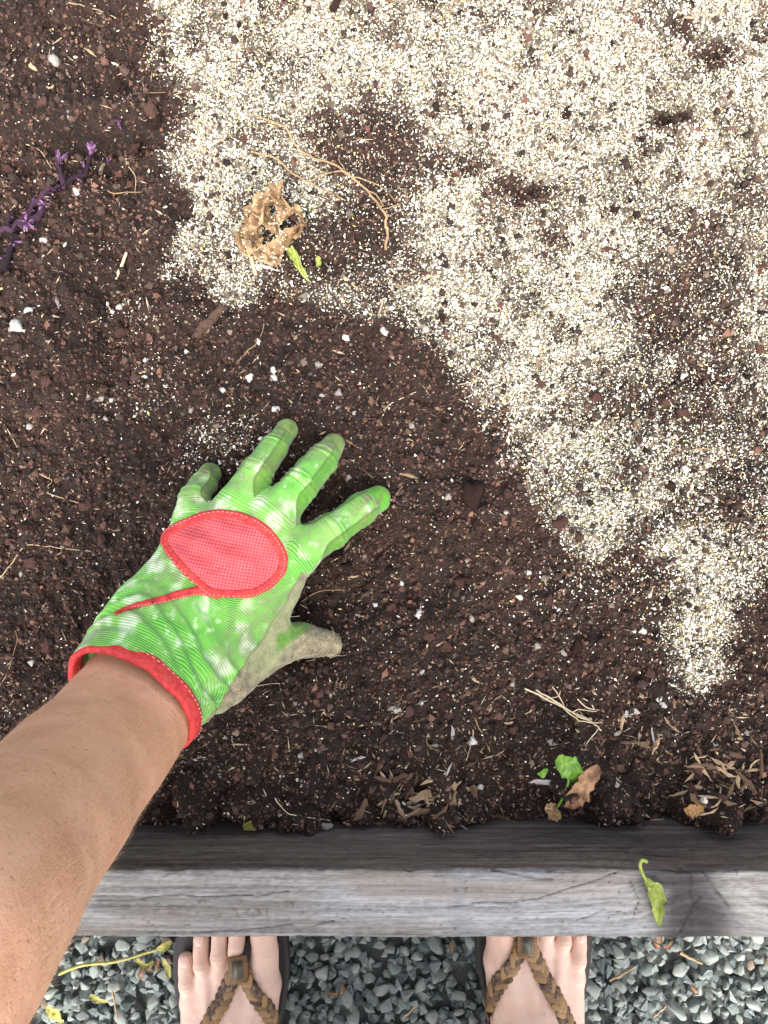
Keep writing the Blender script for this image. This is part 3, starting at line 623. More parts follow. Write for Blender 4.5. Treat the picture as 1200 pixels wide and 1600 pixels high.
tag(obj('bark_twig', mesh_np('bark_twig', V, F), M_TWIG), 'short thick brown bark twig half buried in the dark soil', 'twig')
root_thing('straw_stick', 'slim tan stick lying upright beside the vermiculite edge', 'stick', M_STRAW, [([(180, 436), (190, 415), (198, 394)], 3, 2.4, .001, .4, 8, 6)])
root_thing('leaf_stalk', 'short brown stalk below the crumpled dead leaf', 'stalk', M_STRAW, [([(391, 396), (395, 412), (400, 430)], 4, 3, .001, .3, 8, 6)])

def leaf_mat(name, c1, c2, rough=.6, trans=.15):
    t = NT(name); n = t.noise(120, 5); n2 = t.noise(700, 3); t.col(t.mix(t.ramp(n, .3, .7), c1, c2)).rough(rough).spec(.35); t.bump(n2, .5, .0006)
    t.b.inputs['Subsurface Weight'].default_value = trans; t.b.inputs['Subsurface Radius'].default_value = (.002, .003, .001); return t.m
M_DEAD = leaf_mat('dead_leaf', (.12, .065, .03), (.34, .225, .115)); M_BRN = leaf_mat('brown_leaf', (.11, .055, .025), (.28, .155, .08)); M_LGRN = leaf_mat('green_leaf', (.04, .12, .008), (.12, .22, .03), .45); M_PGRN = leaf_mat('pale_green_leaf', (.11, .16, .015), (.26, .29, .07), .5); M_YEL = leaf_mat('yellow_leaf', (.20, .20, .03), (.36, .33, .10), .5)
def blade(path, width, zs, fold=.35, ruffle=.3, seed=1, nu=30, nv=13, tip=1.0, roll=0.):
    """a leaf blade along a pixel path: folded on its midrib, ruffled, with real thickness; zs = heights along it"""
    q = smooth_path(np.array(path, float), nu); z = np.interp(np.linspace(0, 1, nu), np.linspace(0, 1, len(zs)), zs)
    P = np.array([W(a, b, c) for (a, b), c in zip(q, z)]); T = np.gradient(P, axis=0); T /= np.linalg.norm(T, axis=1)[:, None]
    S = np.cross(T, [0, 0, 1.]); S /= np.maximum(np.linalg.norm(S, axis=1), 1e-6)[:, None]; U = np.cross(S, T)
    S, U = S*math.cos(roll)+U*math.sin(roll), U*math.cos(roll)-S*math.sin(roll)
    u = np.linspace(0, 1, nu); w = np.sin(np.pi*np.clip(u**.8*.97+.015, 0, 1))**.75*width/2*(CAM_Z-np.mean(zs))/1200
    w = w*(1+.25*vn2(u*9, np.full(nu, seed), 81)); v = np.linspace(-1, 1, nv)
    uu, vv_ = np.meshgrid(u, v, indexing='ij'); hw = w[:, None]
    lift = np.abs(vv_)*fold*hw+ruffle*hw*np.abs(vv_)**1.5*2*vn2(uu*7+seed, vv_*1.2+seed*3, 82)+ruffle*.6*hw*vn2(uu*14, vv_*3+seed, 83)+ruffle*.35*hw*vn2(uu*30, vv_*7+seed, 85)
    edge = 1+.45*vn2(uu*13+seed, np.sign(vv_)*3., 84)*np.abs(vv_)+.16*vn2(uu*34+seed, np.sign(vv_)*5., 86)*np.abs(vv_)
    V = P[:, None]+S[:, None]*(vv_*hw*edge*math.sqrt(max(.05, 1-min(.9, fold)**2)))[..., None]+U[:, None]*lift[..., None]
    V = V.reshape(-1, 3); i = np.arange(nu-1)[:, None]*nv; j = np.arange(nv-1)[None]; F = np.stack([i+j, i+nv+j, i+nv+j+1, i+j+1], -1).reshape(-1, 4)
    th = np.array([0, 0, .00022]); n = len(V); rim = np.concatenate([np.arange(nv), np.arange(1, nu)*nv+nv-1, (nu-1)*nv+np.arange(nv-2, -1, -1), np.arange(nu-2, 0, -1)*nv]); r2 = np.roll(rim, -1)
    return np.concatenate([V, V-th]), np.concatenate([F, F[:, ::-1]+n, np.stack([rim, r2, r2+n, rim+n], 1)[:, ::-1]])
def leaf_part(parent, name, mat, *a, smooth=True, **k): return part(name, mesh_np(name, *blade(*a, **k), smooth), mat, parent)
# crumpled dead leaf
b0z = float(on_soil(430, 350)[2])
dl = empty('dead_leaf', on_soil(430, 350)); tag(dl, 'crumpled dry tan leaf with holes lying on vermiculite', 'dead leaf')
for i, (P, w, zz, fo, ro) in enumerate([([(395, 400), (388, 370), (405, 335), (428, 300), (434, 286)], 44, [.004, .008, .014, .018, .012], .5, .2), ([(434, 296), (444, 315), (445, 335), (435, 352)], 26, [.010, .016, .018, .012], .8, -.4),
        ([(400, 402), (425, 404), (440, 394), (455, 372), (472, 352)], 26, [.004, .006, .010, .012, .010], .7, .4), ([(430, 345), (448, 332), (462, 330), (473, 338)], 24, [.014, .018, .016, .008], .6, .2), ([(470, 338), (474, 356), (464, 370), (448, 372)], 16, [.006, .010, .012, .008], .8, -.5),
        ([(385, 335), (400, 328), (420, 345), (436, 366)], 26, [.005, .010, .012, .010], .5, .1), ([(392, 352), (396, 380), (412, 398), (436, 400)], 30, [.004, .008, .008, .006], .6, .5), ([(428, 350), (436, 365), (438, 380), (432, 392)], 14, [.014, .016, .012, .006], .8, .3)]):
    leaf_part(dl, 'leaf_lobe', M_DEAD, P, w*1.15, [b0z+q for q in zz], fold=fo, ruffle=1.25, seed=i+3, roll=ro, smooth=False)
LV = np.concatenate([np.array([v.co for v in c_.data.vertices])[:390] for c_ in dl.children]); LV = LV[rng.choice(len(LV), 420)]; LV = LV[LV[:, 0] < W(452, 0, 0)[0]]; nl_ = len(LV); LV[:, 2] += .0007
me = scatter_mesh('grit', LV+rng.normal(size=LV.shape)*.0006, (.0005+.0006*rng.random((nl_, 1)))*np.array([1.1, .7, .45]), OCT, .5, np.array([.66, .62, .46])*(.5+.6*rng.random((nl_, 1))), .3); gt = part('grit', me, M_VERM, dl); gt['kind'] = 'stuff'
def leaf_thing(name, label, cat, mat, *a, stem=None, stem_r=(2.2, 1.6), **k):
    V, F = blade(*a, **k); o = empty(name, V.mean(0)); tag(o, label, cat); part('blade', mesh_np('blade', V, F), mat, o)
    if stem is not None:
        q = smooth_path(np.array([W(*s) for s in stem]), 16); part('stem', mesh_np('stem', *tube(q, np.linspace(stem_r[0], stem_r[1], 16)*.0005, 7)), mat, o)
    return o
z1 = on_soil(460, 410)[2]
leaf_thing('green_shoot', 'torn bright green shoot below the crumpled dead leaf', 'leaf', M_PGRN, [(447, 388), (458, 398), (465, 412), (482, 437)], 15, [z1+.009, z1+.008, z1+.006, z1+.004], fold=.4, ruffle=.8, seed=4, stem=[(455, 384, z1+.012), (462, 398, z1+.009), (470, 425, z1+.006), (484, 440, z1+.003)])
z1 = on_soil(497, 412)[2]
leaf_thing('green_fragment', 'small pale green leaf fragment on gritty vermiculite', 'leaf', M_PGRN, [(496, 400), (498, 412), (495, 424)], 9, [z1+.004, z1+.005, z1+.003], fold=.3, ruffle=.5, seed=5)
leaf_thing('wilted_leaf', 'curled yellow green leaf with hooked stalk lying on the timber', 'leaf', M_PGRN, [(1009, 1373), (1022, 1392), (1026, 1415), (1031, 1447)], 36, [Z_TOP+.004, Z_TOP+.007, Z_TOP+.006, Z_TOP+.003], fold=.75, ruffle=.7, seed=8, nu=30,
           stem=[(1010, 1346, Z_TOP+.003), (1003, 1344, Z_TOP+.006), (1000, 1352, Z_TOP+.007), (1004, 1365, Z_TOP+.005), (1012, 1380, Z_TOP+.004), (1022, 1395, Z_TOP+.004), (1027, 1420, Z_TOP+.004)], stem_r=(2.6, 1.8))
z1 = on_soil(890, 1210)[2]
leaf_thing('torn_leaf', 'torn bright green leaf on the soil beside a brown curled leaf', 'leaf', M_LGRN, [(868, 1192), (884, 1196), (898, 1204), (898, 1222)], 36, [z1+.010, z1+.014, z1+.012, z1+.004], fold=.35, ruffle=.35, seed=9, stem=[(872, 1192, z1+.010), (888, 1215, z1+.009), (880, 1245, z1+.006), (866, 1268, z1+.003)])
leaf_thing('leaf_scrap', 'tiny dark green leaf scrap beside the grey bark flake', 'leaf', M_LGRN, [(842, 1212), (848, 1208), (856, 1202)], 12, [z1+.006, z1+.008, z1+.006], fold=.3, ruffle=.4, seed=10)
leaf_thing('brown_leaf', 'curled brown leaf against the torn green leaf near timber', 'dead leaf', M_BRN, [(888, 1262), (900, 1240), (918, 1220), (934, 1196)], 36, [z1+.004, z1+.010, z1+.012, z1+.006], fold=.5, ruffle=.6, seed=11)
leaf_thing('frayed_leaf', 'small frayed tan leaf remnant at the foot of the yellow stalk', 'dead leaf', M_DEAD, [(858, 1256), (864, 1268), (872, 1282)], 22, [z1+.004, z1+.007, z1+.004], fold=.5, ruffle=.9, seed=12)
z1 = on_soil(402, 1285)[2]
leaf_thing('buried_leaf', 'yellow green leaf tip poking from soil against the timber', 'leaf', M_YEL, [(380, 1293), (398, 1286), (419, 1280)], 16, [z1+.006, z1+.010, z1+.008], fold=.4, ruffle=.5, seed=13)
z1 = on_soil(1090, 1265)[2]
leaf_thing('amber_leaf', 'small amber brown leaf half under bark near the timber', 'dead leaf', leaf_mat('amber_leaf', (.17, .085, .03), (.30, .17, .06)), [(1070, 1268), (1085, 1266), (1100, 1272)], 22, [z1+.004, z1+.006, z1+.004], fold=.3, ruffle=.6, seed=14)
# purple seedling stems
M_PUR = vary('purple_stem', (.016, .009, .012), (.048, .021, .038), 300, .85, .9, .002, .2); M_PURL = vary('purple_bud', (.045, .02, .045), (.15, .07, .15), 200, .5, .4, .0006, .4)
pl = empty('purple_plant', on_soil(90, 320)); tag(pl, 'withered purple stemmed plant lying flat with small lilac shoots', 'plant')
for P, r0, r1, lf in [([(-5, 425), (12, 395), (24, 370), (20, 372)], 7, 6, .004), ([(-5, 362), (25, 352), (50, 330), (72, 302), (95, 290), (112, 282)], 6, 4, .004), ([(35, 350), (45, 348), (58, 335), (68, 322)], 9, 6, .005), ([(95, 288), (98, 270), (94, 252)], 6, 4, .006), ([(112, 284), (132, 265), (142, 236)], 6, 3.5, .006), ([(150, 215), (160, 205), (170, 192), (188, 188)], 6, 3, .004), ([(20, 330), (16, 345), (24, 360)], 5, 4, .004)]:
    Vs_, Fs_ = wire(P, r0*.8, r1*.7, lf-.001, 5.0, None, 9); Vs_ = Vs_+.0022*np.stack([vn3(Vs_*230, 301+q_) for q_ in range(3)], 1)+.0012*np.stack([vn3(Vs_*600, 311+q_) for q_ in range(3)], 1); part('stem', mesh_np('stem', Vs_, Fs_), M_PUR, pl)
for cx, cy, n, sz_ in [(94, 252, 5, 15), (142, 238, 5, 14), (42, 348, 7, 13), (24, 378, 3, 10), (188, 200, 3, 10), (68, 318, 4, 10), (170, 253, 2, 8)]:
    for k in range(n):
        a = random.uniform(-2.4, -.6) if cy < 300 else random.uniform(0, 6.3); zc = on_soil(cx, cy)[2]; l = sz_*random.uniform(.8, 1.4)
        leaf_part(pl, 'shoot', M_PURL, [(cx+random.uniform(-4, 4), cy+random.uniform(-3, 6)), (cx+l*.5*math.cos(a), cy+l*.5*math.sin(a)), (cx+l*math.cos(a), cy+l*math.sin(a))], sz_*.42, [zc+.008, zc+.014, zc+.013], fold=.5, ruffle=.4, seed=k+cx, nu=7, nv=5)
for k in range(46):
    cx, cy = [(12, 398), (30, 352), (50, 332), (70, 305), (95, 284), (120, 275), (137, 250), (165, 203), (45, 345), (20, 345)][k % 10]; cx += random.gauss(0, 7); cy += random.gauss(0, 7); a = random.uniform(0, 6.3); l = random.uniform(5, 13); zc = on_soil(cx, cy)[2]
    leaf_part(pl, 'leaflet', M_PUR if k % 3 else M_PURL, [(cx, cy), (cx+l*.5*math.cos(a), cy+l*.5*math.sin(a)+1), (cx+l*math.cos(a), cy+l*math.sin(a))], random.uniform(3, 6), [zc+.004, zc+.009, zc+.006], fold=.5, ruffle=.8, seed=k+900, nu=6, nv=5)
o = root_thing('white_shoot', 'short hooked white shoot beside the purple plant', 'shoot', M_PROOT, [([(157, 270), (160, 260), (168, 252)], 3.2, 2.4, .004, .3, 8, 6)])

# debris on the gravel
ZG = Z_GND+.012
def gwire(P, r0, r1, lift=.0): return wire(P, r0, r1, lift, 1.5, None, 6, lambda xy: np.full(len(xy), ZG))
def gtube(P, r, z=ZG):
    q = smooth_path(np.array(P, float), 20); pts = np.array([W(a, b, z) for a, b in q]); pts[:, 2] += .002*vn2(np.arange(20)*.5, np.full(20, P[0][0]), 90); return tube(pts, np.linspace(r[0], r[1], 20)*(CAM_Z-z)/1200, 6)
ws = empty('weed_stem', W(185, 1500, ZG)); tag(ws, 'yellow green weed stem lying on the gravel beside the sandal', 'weed')
part('stem', mesh_np('stem', *gtube([(92, 1522), (130, 1508), (185, 1502), (225, 1490), (262, 1478)], (3, 2.2), ZG+.008)), M_YEL, ws)
for P, w in [([(245, 1484), (258, 1478), (268, 1470)], 14), ([(254, 1500), (262, 1512), (266, 1528)], 12), ([(140, 1555), (152, 1562), (170, 1566)], 9), ([(212, 1498), (228, 1508), (240, 1502)], 10)]:
    leaf_part(ws, 'leaf', M_YEL, P, w, [ZG+.008, ZG+.011, ZG+.008], fold=.4, ruffle=.6, seed=int(P[0][0]), nu=9, nv=5)
leaf_thing('fallen_leaf', 'small yellow leaf lying on the gravel near the forearm', 'leaf', M_YEL, [(72, 1574), (86, 1584), (98, 1598)], 20, [ZG+.008, ZG+.011, ZG+.009], fold=.3, ruffle=.5, seed=21)
for P, r in [([(952, 1532), (972, 1522), (992, 1510)], (2, 1.6)), ([(1062, 1488), (1080, 1498), (1098, 1506)], (3, 1.5)), ([(628, 1592), (640, 1582), (650, 1572)], (2, 1.2)), ([(176, 1550), (180, 1572), (184, 1592)], (1.6, 1.2)), ([(1020, 1590), (1032, 1580), (1040, 1572)], (1.8, 1.2))]:
    tag(obj('dry_twig', mesh_np('dry_twig', *gtube(P, r, ZG+.007)), M_STRAW), 'short dry straw coloured twig lying on the gravel', 'twig', 'dry twigs on the gravel')
for i, (cx, cy) in enumerate([(1030, 1468), (1024, 1474), (1045, 1476), (520, 1552), (535, 1545), (232, 1512), (245, 1508), (220, 1520), (1085, 1545), (705, 1480)]):
    a = random.uniform(0, 6.3); P = [(cx-9*math.cos(a), cy-9*math.sin(a)), (cx, cy+2), (cx+9*math.cos(a), cy+9*math.sin(a))]
    V, F = blade(P, 9, [ZG+.007, ZG+.010, ZG+.007], fold=.5, ruffle=.8, seed=30+i, nu=8, nv=5)
    tag(obj('leaf_crumb', mesh_np('leaf_crumb', V, F), M_BRN), 'crumpled brown leaf crumb caught between the gravel stones', 'dead leaf', 'leaf crumbs on the gravel')

# ------------------------------------------------------------------ the gloved hand
cuffC = W(205, 1093, .106); AX = np.array([-.30, -.40, .80]); AX /= np.linalg.norm(AX)
WX = np.array([.90, -.40, -.10]); WX -= AX*(WX@AX); WX /= np.linalg.norm(WX); TX = np.cross(AX, WX); TX = TX if TX[2] > 0 else -TX
FING = {
 'index':  [(325, 1000, .062, .0190), (462, 868, .040, .0148), (518, 829, .034, .0126), (563, 798, .021, .0114), (590, 780, .0080, .0092)],
 'middle': [(290, 992, .068, .0195), (424, 806, .046, .0148), (470, 758, .039, .0126), (503, 717, .023, .0110), (520, 695, .0085, .0088)],
 'ring':   [(257, 980, .069, .0195), (368, 792, .045, .0143), (401, 739, .040, .0115), (429, 699, .025, .0099), (448, 672, .0090, .0080)],
 'pinky':  [(236, 968, .063, .0178), (303, 815, .040, .0136), (303, 780, .036, .0108), (318, 757, .021, .0096), (329, 739, .0070, .0080)],
 'thumb':  [(300, 1058, .074, .0245), (345, 1050, .058, .0235), (412, 1010, .034, .0185), (468, 1000, .018, .0130), (514, 1006, .0060, .0100)]}
CH = {k: (np.array([W(a, b, c) for a, b, c, r in v]), np.array([r for *_, r in v])) for k, v in FING.items()}
HB = W(262, 1000, .066)
CW, CT = .0435, .0325
def fing_d(p, name, i0=0):
    P, R = CH[name]; d = None
    for i in range(i0, 4):
        e = cone(p, P[i], P[i+1], R[i], R[i+1]); d = e if d is None else smin(d, e, .004)
    return d
def glove_sdf(p, detail=True):
    meta = None
    for nme in ('index', 'middle', 'ring', 'pinky'):
        P, R = CH[nme]; e = cone(p, P[0], P[1], R[0], R[1]); meta = e if meta is None else smin(meta, e, .016)
    wr = econe(p, HB-AX*.004, cuffC+AX*.01, .046, CW, TX, CT/CW); meta = smin(meta, wr, .016)
    th = fing_d(p, 'thumb'); meta = smin(meta, th, .014)
    web = cone(p, W(446, 905, .030), W(402, 990, .036), .0135, .0165); meta = smin(meta, web, .010)
    d = meta; fs = None
    for nme in ('index', 'middle', 'ring', 'pinky'):
        P, R = CH[nme]; e = None
        for i in range(1, 4):
            q = cone(p, P[i], P[i+1], R[i], R[i+1]); e = q if e is None else smin(e, q, .003)
        d = smin(d, e, .0065); fs = e if fs is None else np.minimum(fs, e)
    s = (p-cuffC)@AX
    if detail:
        m = np.abs(d) < .006
        if m.any():
            q = p[m]; sw = -(q-cuffC)@AX; lw = (q-cuffC)@WX
            wv = sw+.010*np.sin(lw*55)+.012*vn3(q*38, 5); fold = np.sin(wv*520)*np.exp(-((sw-.028)/.022)**2)*.0013*(.6+1.6*(vn3(q*26, 6)+.5))
            diag = np.sin(((q[:, 0]-q[:, 1]*.55)*330)+3*vn3(q*30, 7))*np.exp(-(((q-W(345, 1010, .07))/.026)**2).sum(1))*.0016
            knuck = 0
            for nme in ('index', 'middle', 'ring', 'pinky'):
                P, R = CH[nme]
                for j in (2, 3):
                    t_ = (P[j+1]-P[j-1]); t_ /= np.linalg.norm(t_); a_ = (q-P[j])@t_; rr = np.linalg.norm(q-P[j], axis=1)
                    knuck = knuck+.00042*np.cos(a_*1300+4*vn3(q*90, 17))*np.exp(-(a_/.007)**2)*sstep(R[j]*1.9, R[j]*1.1, rr)*(.4+1.4*(vn3(q*70, 18)+.5))
            cf = sstep(.006, .018, sw); d[m] = d[m]-(fold+diag)*cf-knuck-(.0013*vn3(q*130, 8)+.0024*vn3(q*52, 9)+.0006*vn3(q*300, 10))*cf
    d = np.maximum(d, s)
    inner = econe(p, HB, cuffC+AX*.03, .038, CW-.0022, TX, CT/CW*.97); d = np.maximum(d, -np.maximum(inner, -(s+.016)))
    return d
GV, GQ = surface(glove_sdf, (-.235, -.185, -.012), (.02, .085, .165), .00115)
def glove_attrs(V):
    N = grad(lambda q: glove_sdf(q, False), V)
    rib = np.zeros(len(V)); ws_ = np.zeros(len(V)); gus = np.full(len(V), -9.); tipv = np.full(len(V), -9.); best = np.full(len(V), 9.); tipc = np.zeros(len(V))
    for nme, cut in (('index', .50), ('middle', .38), ('ring', .22), ('pinky', .45), ('thumb', 2.)):
        P, R = CH[nme]; s0 = 0.
        for i in range(4):
            ab = P[i+1]-P[i]; L = np.linalg.norm(ab); h = np.clip(((V-P[i])@ab)/(L*L), 0, 1); o = V-P[i]-h[:, None]*ab; r = R[i]+(R[i+1]-R[i])*h; d = np.linalg.norm(o, axis=1)-r
            w_ = 1/(np.maximum(d+.004, .0008))**4; 
            if nme != 'thumb': rib += w_*(s0+h*L); ws_ += w_
            side = np.cross(ab/L, [0, 0, 1.]); side /= np.linalg.norm(side); lat = (o@side)/r
            if nme != 'thumb':
                up = d < best
                if i >= 1:
                    gate = np.clip((h*L-.014+.010*np.clip(lat-cut, 0, 1))/.012, -.6, 1) if i == 1 else 1.
                    pin = (1.1*(1-sstep(-.002, .024, h*L))) if i == 1 else 0.; gv = np.maximum(lat-cut-pin, -lat-.86-pin)
                    gus = np.where(up, gv, gus); tipc = np.where(up, 1. if nme == 'index' else 0., tipc); tipv = np.where(up, (s0+h*L)-(np.linalg.norm(np.diff(P, axis=0), axis=1).sum()-.010), tipv)
                else: gus = np.where(up, -1, gus); tipv = np.where(up, -1, tipv)
                best = np.where(up, d, best)
            s0 += L
    sw = -(V-HB)@(-AX); w_ = 1/(np.maximum(econe(V, HB, cuffC, .045, CW, TX, CT/CW)+.004, .0008))**4*np.clip(.5+((V-HB)@AX)*40, 0, 1)
    rib = (rib+w_*(-((V-HB)@AX)))/(ws_+w_)
    a, b = W(472, 900, .036), W(312, 1150, .082); ab = (b-a)[:2]; nn = np.array([-ab[1], ab[0]]); nn = nn/np.linalg.norm(nn)
    if nn[0] < 0: nn = -nn
    dirt = (V[:, :2]-a[:2])@nn+.0012*vn3(V*160, 12)*2
    dirt = np.where((best < .004) & (gus > -.5) & (dirt > 0), -.002, dirt)
    fi = fing_d(V, 'index', 1); dirt = np.where(fi < .002, np.minimum(dirt, -.003), dirt)
    pal = -N[:, 2]-.25; gus = np.maximum(gus, np.where(gus > -.99, pal, -1)); dirt = np.maximum(dirt, np.where(N[:, 2] < -.15, .004, -.01))
    sel = fing_d(V, 'thumb', 2) < .0025; P = CH['thumb'][0]; top_ = ((V-P[3])@np.array([-.25, .9, .25]))
    gpatch = np.where(sel, np.minimum(top_-.0085, .010-np.abs((V-P[3])@np.array([1., 0, 0])+.002)), -1)
    return dict(tipc=tipc, rib=rib, gus=gus, tipv=tipv, dirt=dirt, gpatch=gpatch)
t = NT('glove_fabric')
rib = t.attr('rib'); gus = t.attr('gus'); tipv = t.attr('tipv'); dirt = t.attr('dirt'); gp_ = t.attr('gpatch')
wob = t.math('ADD', rib, t.math('MULTIPLY', t.noise(60, 2), .0016))
sw = t.math('SINE', t.math('MULTIPLY', wob, 2*math.pi/.00165)); sw01 = t.math('MULTIPLY_ADD', sw, .5, .5)
n1 = t.noise(46, 3, .5, None, .6); v1 = t.vor(62); n2 = t.noise(160, 4); n3 = t.noise(800, 4); n0 = t.noise(22, 3)
white = t.math('MULTIPLY', t.ramp(n1, .46, .60), t.ramp(v1, .58, .24))
white = t.math('MAXIMUM', white, t.math('MULTIPLY', t.ramp(n2, .56, .68), .55))
green = t.mix(t.ramp(n1, .3, .6), (.040, .25, .014), (.115, .37, .042))
green = t.mix(t.ramp(sw01, .25, .8, 0, .62), green, (.25, .50, .13))
wht = t.mix(t.ramp(sw01, .2, .7), (.32, .48, .22), (.62, .70, .52))
knit = t.mix(white, green, wht)
grime = t.mix(t.math('MULTIPLY', t.ramp(n0, .38, .60), t.ramp(n2, .3, .7, .15, .7)), knit, (.19, .17, .10))
soilf = t.math('MULTIPLY', t.ramp(tipv, -.040, .002), t.ramp(n2, .35, .65, .15, .85)); grime = t.mix(soilf, grime, (.13, .11, .055))
gcol = t.mix(t.ramp(n2, .3, .75), (.055, .19, .016), (.10, .26, .032)); gcol = t.mix(t.math('MULTIPLY', t.ramp(n0, .4, .6), .5), gcol, (.15, .13, .06))
tcol = t.mix(t.attr('tipc'), t.mix(t.ramp(n2, .3, .7), (.085, .13, .03), (.15, .24, .05)), t.mix(t.ramp(t.noise(150, 4), .46, .62), (.07, .29, .012), (.11, .15, .04)))
dcol = t.mix(t.ramp(n2, .3, .7), (.10, .08, .045), (.27, .23, .14)); dcol = t.mix(t.ramp(n0, .45, .62, 0, .45), dcol, (.26, .34, .13)); dcol = t.mix(t.ramp(n3, .45, .7, 0, .6), dcol, (.38, .33, .22))
c = t.mix(t.ramp(gus, -.02, .02), grime, gcol); seam = t.math('SUBTRACT', 1, t.ramp(t.math('ABSOLUTE', gus), .03, .10)); c = t.mix(t.math('MULTIPLY', seam, .6), c, (.05, .10, .02))
c = t.mix(t.ramp(tipv, -.0008, .0008), c, tcol); s2 = t.math('SUBTRACT', 1, t.ramp(t.math('ABSOLUTE', tipv), .0003, .0010)); c = t.mix(t.math('MULTIPLY', s2, .5), c, (.06, .09, .03))
c = t.mix(t.ramp(dirt, -.0004, .0004), c, dcol); s3 = t.math('SUBTRACT', 1, t.ramp(t.math('ABSOLUTE', dirt), .0003, .0010)); c = t.mix(t.math('MULTIPLY', s3, .5), c, (.12, .12, .06))
c = t.mix(t.ramp(gp_, -.0005, .0005), c, t.mix(t.ramp(n2, .35, .65), (.09, .22, .03), (.15, .28, .05)))
t.col(c).rough(.88).spec(.2); t.b.inputs['Sheen Weight'].default_value = .15
fz = t.math('MULTIPLY', n3, t.ramp(dirt, -.0004, .0004, .5, 2.2))
t.bump(t.math('ADD', t.math('MULTIPLY', sw01, .55), fz), .55, .0007); M_GLOVE = t.m
glove = empty('gardening_glove', W(380, 850, 0.)); tag(glove, 'lime green gardening glove with red trim, spread on the dark soil', 'glove')
gl_me = mesh_np('glove_shell', GV, GQ, True, glove_attrs(GV)); part('glove_shell', gl_me, M_GLOVE, glove)
gs0 = lambda q: glove_sdf(q, True)
def on_glove(pxs, off=0.):
    pxs = np.array(pxs, float); z = np.full(len(pxs), .06)
    for _ in range(3):
        s = (CAM_Z-z)/1200; x = (pxs[:, 0]-600)*s; y = (800-pxs[:, 1])*s; z = topz(lambda q: glove_sdf(q, True), x, y, .125, .02, 56)
    return np.stack([x, y, z+off], 1)
OUT = [(250, 842), (258, 826), (280, 814), (310, 802), (340, 796), (370, 799), (400, 810), (420, 824), (436, 842), (448, 866), (448, 888), (436, 908), (416, 924), (392, 933), (360, 934), (330, 931), (308, 916), (284, 894), (264, 870), (254, 856)]
t = NT('red_binding'); n = t.noise(300, 4); t.col(t.mix(t.ramp(t.noise(120, 5), .55, .75, 0, .5), t.mix(t.ramp(n, .3, .7), (.38, .026, .028), (.55, .055, .048)), (.30, .075, .05))).rough(.75).spec(.25); t.bump(t.noise(1800, 3), .5, .0004); M_RED = t.m
t = NT('red_thread'); t.col((.72, .26, .22)).rough(.7); M_THR = t.m
t = NT('coral_mesh'); vec = t.coord((1, 1, 0)); mp = t.n('Mapping'); mp.inputs['Rotation'].default_value = (0, 0, math.radians(12)); t.t.links.new(vec, mp.inputs[0])
dots = t.vor(480, mp.outputs[0], 'F1', 'Distance', .0); n = t.noise(90, 3)
c = t.mix(t.ramp(dots, .30, .44), (.42, .045, .055), (.62, .125, .125)); c = t.mix(t.ramp(n, .35, .65, 0, .4), c, (.40, .055, .062)); t.col(c).rough(.8).spec(.2); t.bump(dots, .6, .0008); M_MESH = t.m
outl = closed_path(OUT, 120); cen = outl.mean(0)
def inset(P, d):
    T = np.roll(P, -1, 0)-np.roll(P, 1, 0); T /= np.linalg.norm(T, axis=1)[:, None]; Nn = np.stack([-T[:, 1], T[:, 0]], 1)
    sgn = np.sign(((cen-P)*Nn).sum(1))[:, None]; return P+Nn*sgn*d
rings = [inset(outl, 11)]
inn = rings[0]; ci = inn.mean(0); K = 22
pts = np.concatenate([ci+(inn-ci)*f for f in np.linspace(1, .04, K)])
Z = on_glove(pts, .0012)
fx = ((pts-ci)@np.array([.86, .5]))/90; fy = ((pts-ci)@np.array([-.5, .86]))/50
rr = np.repeat(np.linspace(1, .04, K), 120)
Z[:, 2] += (1-rr**2)*.0012+.0016*(1+np.sin(fy*8+2.5*fx**2+1.2+1.5*fx))*np.exp(-((fx+.35)/.8)**2)*(1-rr**4)*1.2+.0012*(.5+vn2(pts[:, 0]*.06, pts[:, 1]*.12, 97))*(1-rr**4)
i = np.arange(K-1)[:, None]*120; j = np.arange(120)[None]; F = np.stack([i+j, i+(j+1) % 120, i+120+(j+1) % 120, i+120+j], -1).reshape(-1, 4)
jc = np.arange(120); F = np.concatenate([F, np.stack([(K-1)*120+jc, (K-1)*120+(jc+1) % 120, np.full(120, K*120), np.full(120, K*120)], 1)])
Z = np.concatenate([Z, Z[-120:].mean(0)[None]]); 
me = mesh_np('mesh_panel', Z, F[:, ::-1]); panel = part('mesh_panel', me, M_MESH, glove); panel['label'] = 'coral pink mesh panel on the back of the glove'
def band(mid_px, half, h, k=9, closed=True, off=.0008):
    n = len(mid_px); T = (np.roll(mid_px, -1, 0)-np.roll(mid_px, 1, 0)) if closed else np.gradient(mid_px, axis=0); T /= np.linalg.norm(T, axis=1)[:, None]; Nn = np.stack([-T[:, 1], T[:, 0]], 1)
    half = np.broadcast_to(half, (n,)); rows = []
    for u in np.linspace(-1, 1, k):
        q = on_glove(mid_px+Nn*half[:, None]*u, off); q[:, :2] += .0006*np.stack([vn2(q[:, 0]*260, q[:, 1]*260, 98), vn2(q[:, 0]*260, q[:, 1]*260, 99)], 1); q[:, 2] += .0010*vn2(q[:, 0]*210, q[:, 1]*210, 96)+h*(math.sqrt(max(0, 1-u**4))*1-.9*(abs(u) > .99)*1.2); rows.append(q)
    V = np.stack(rows, 1).reshape(-1, 3); m = n if closed else n-1; i = np.arange(m)[:, None]; j = np.arange(k-1)[None]; i2 = (i+1) % n
    F = np.stack([i*k+j, i*k+j+1, i2*k+j+1, i2*k+j], -1).reshape(-1, 4); return V, F
V, F = band(inset(outl, 6.8), 7.6, .0016); bd = part('panel_binding', mesh_np('panel_binding', V, F), M_RED, glove)
tail = smooth_path([(345, 930), (318, 922), (290, 926), (262, 934), (232, 941), (205, 948), (180, 958)], 50)
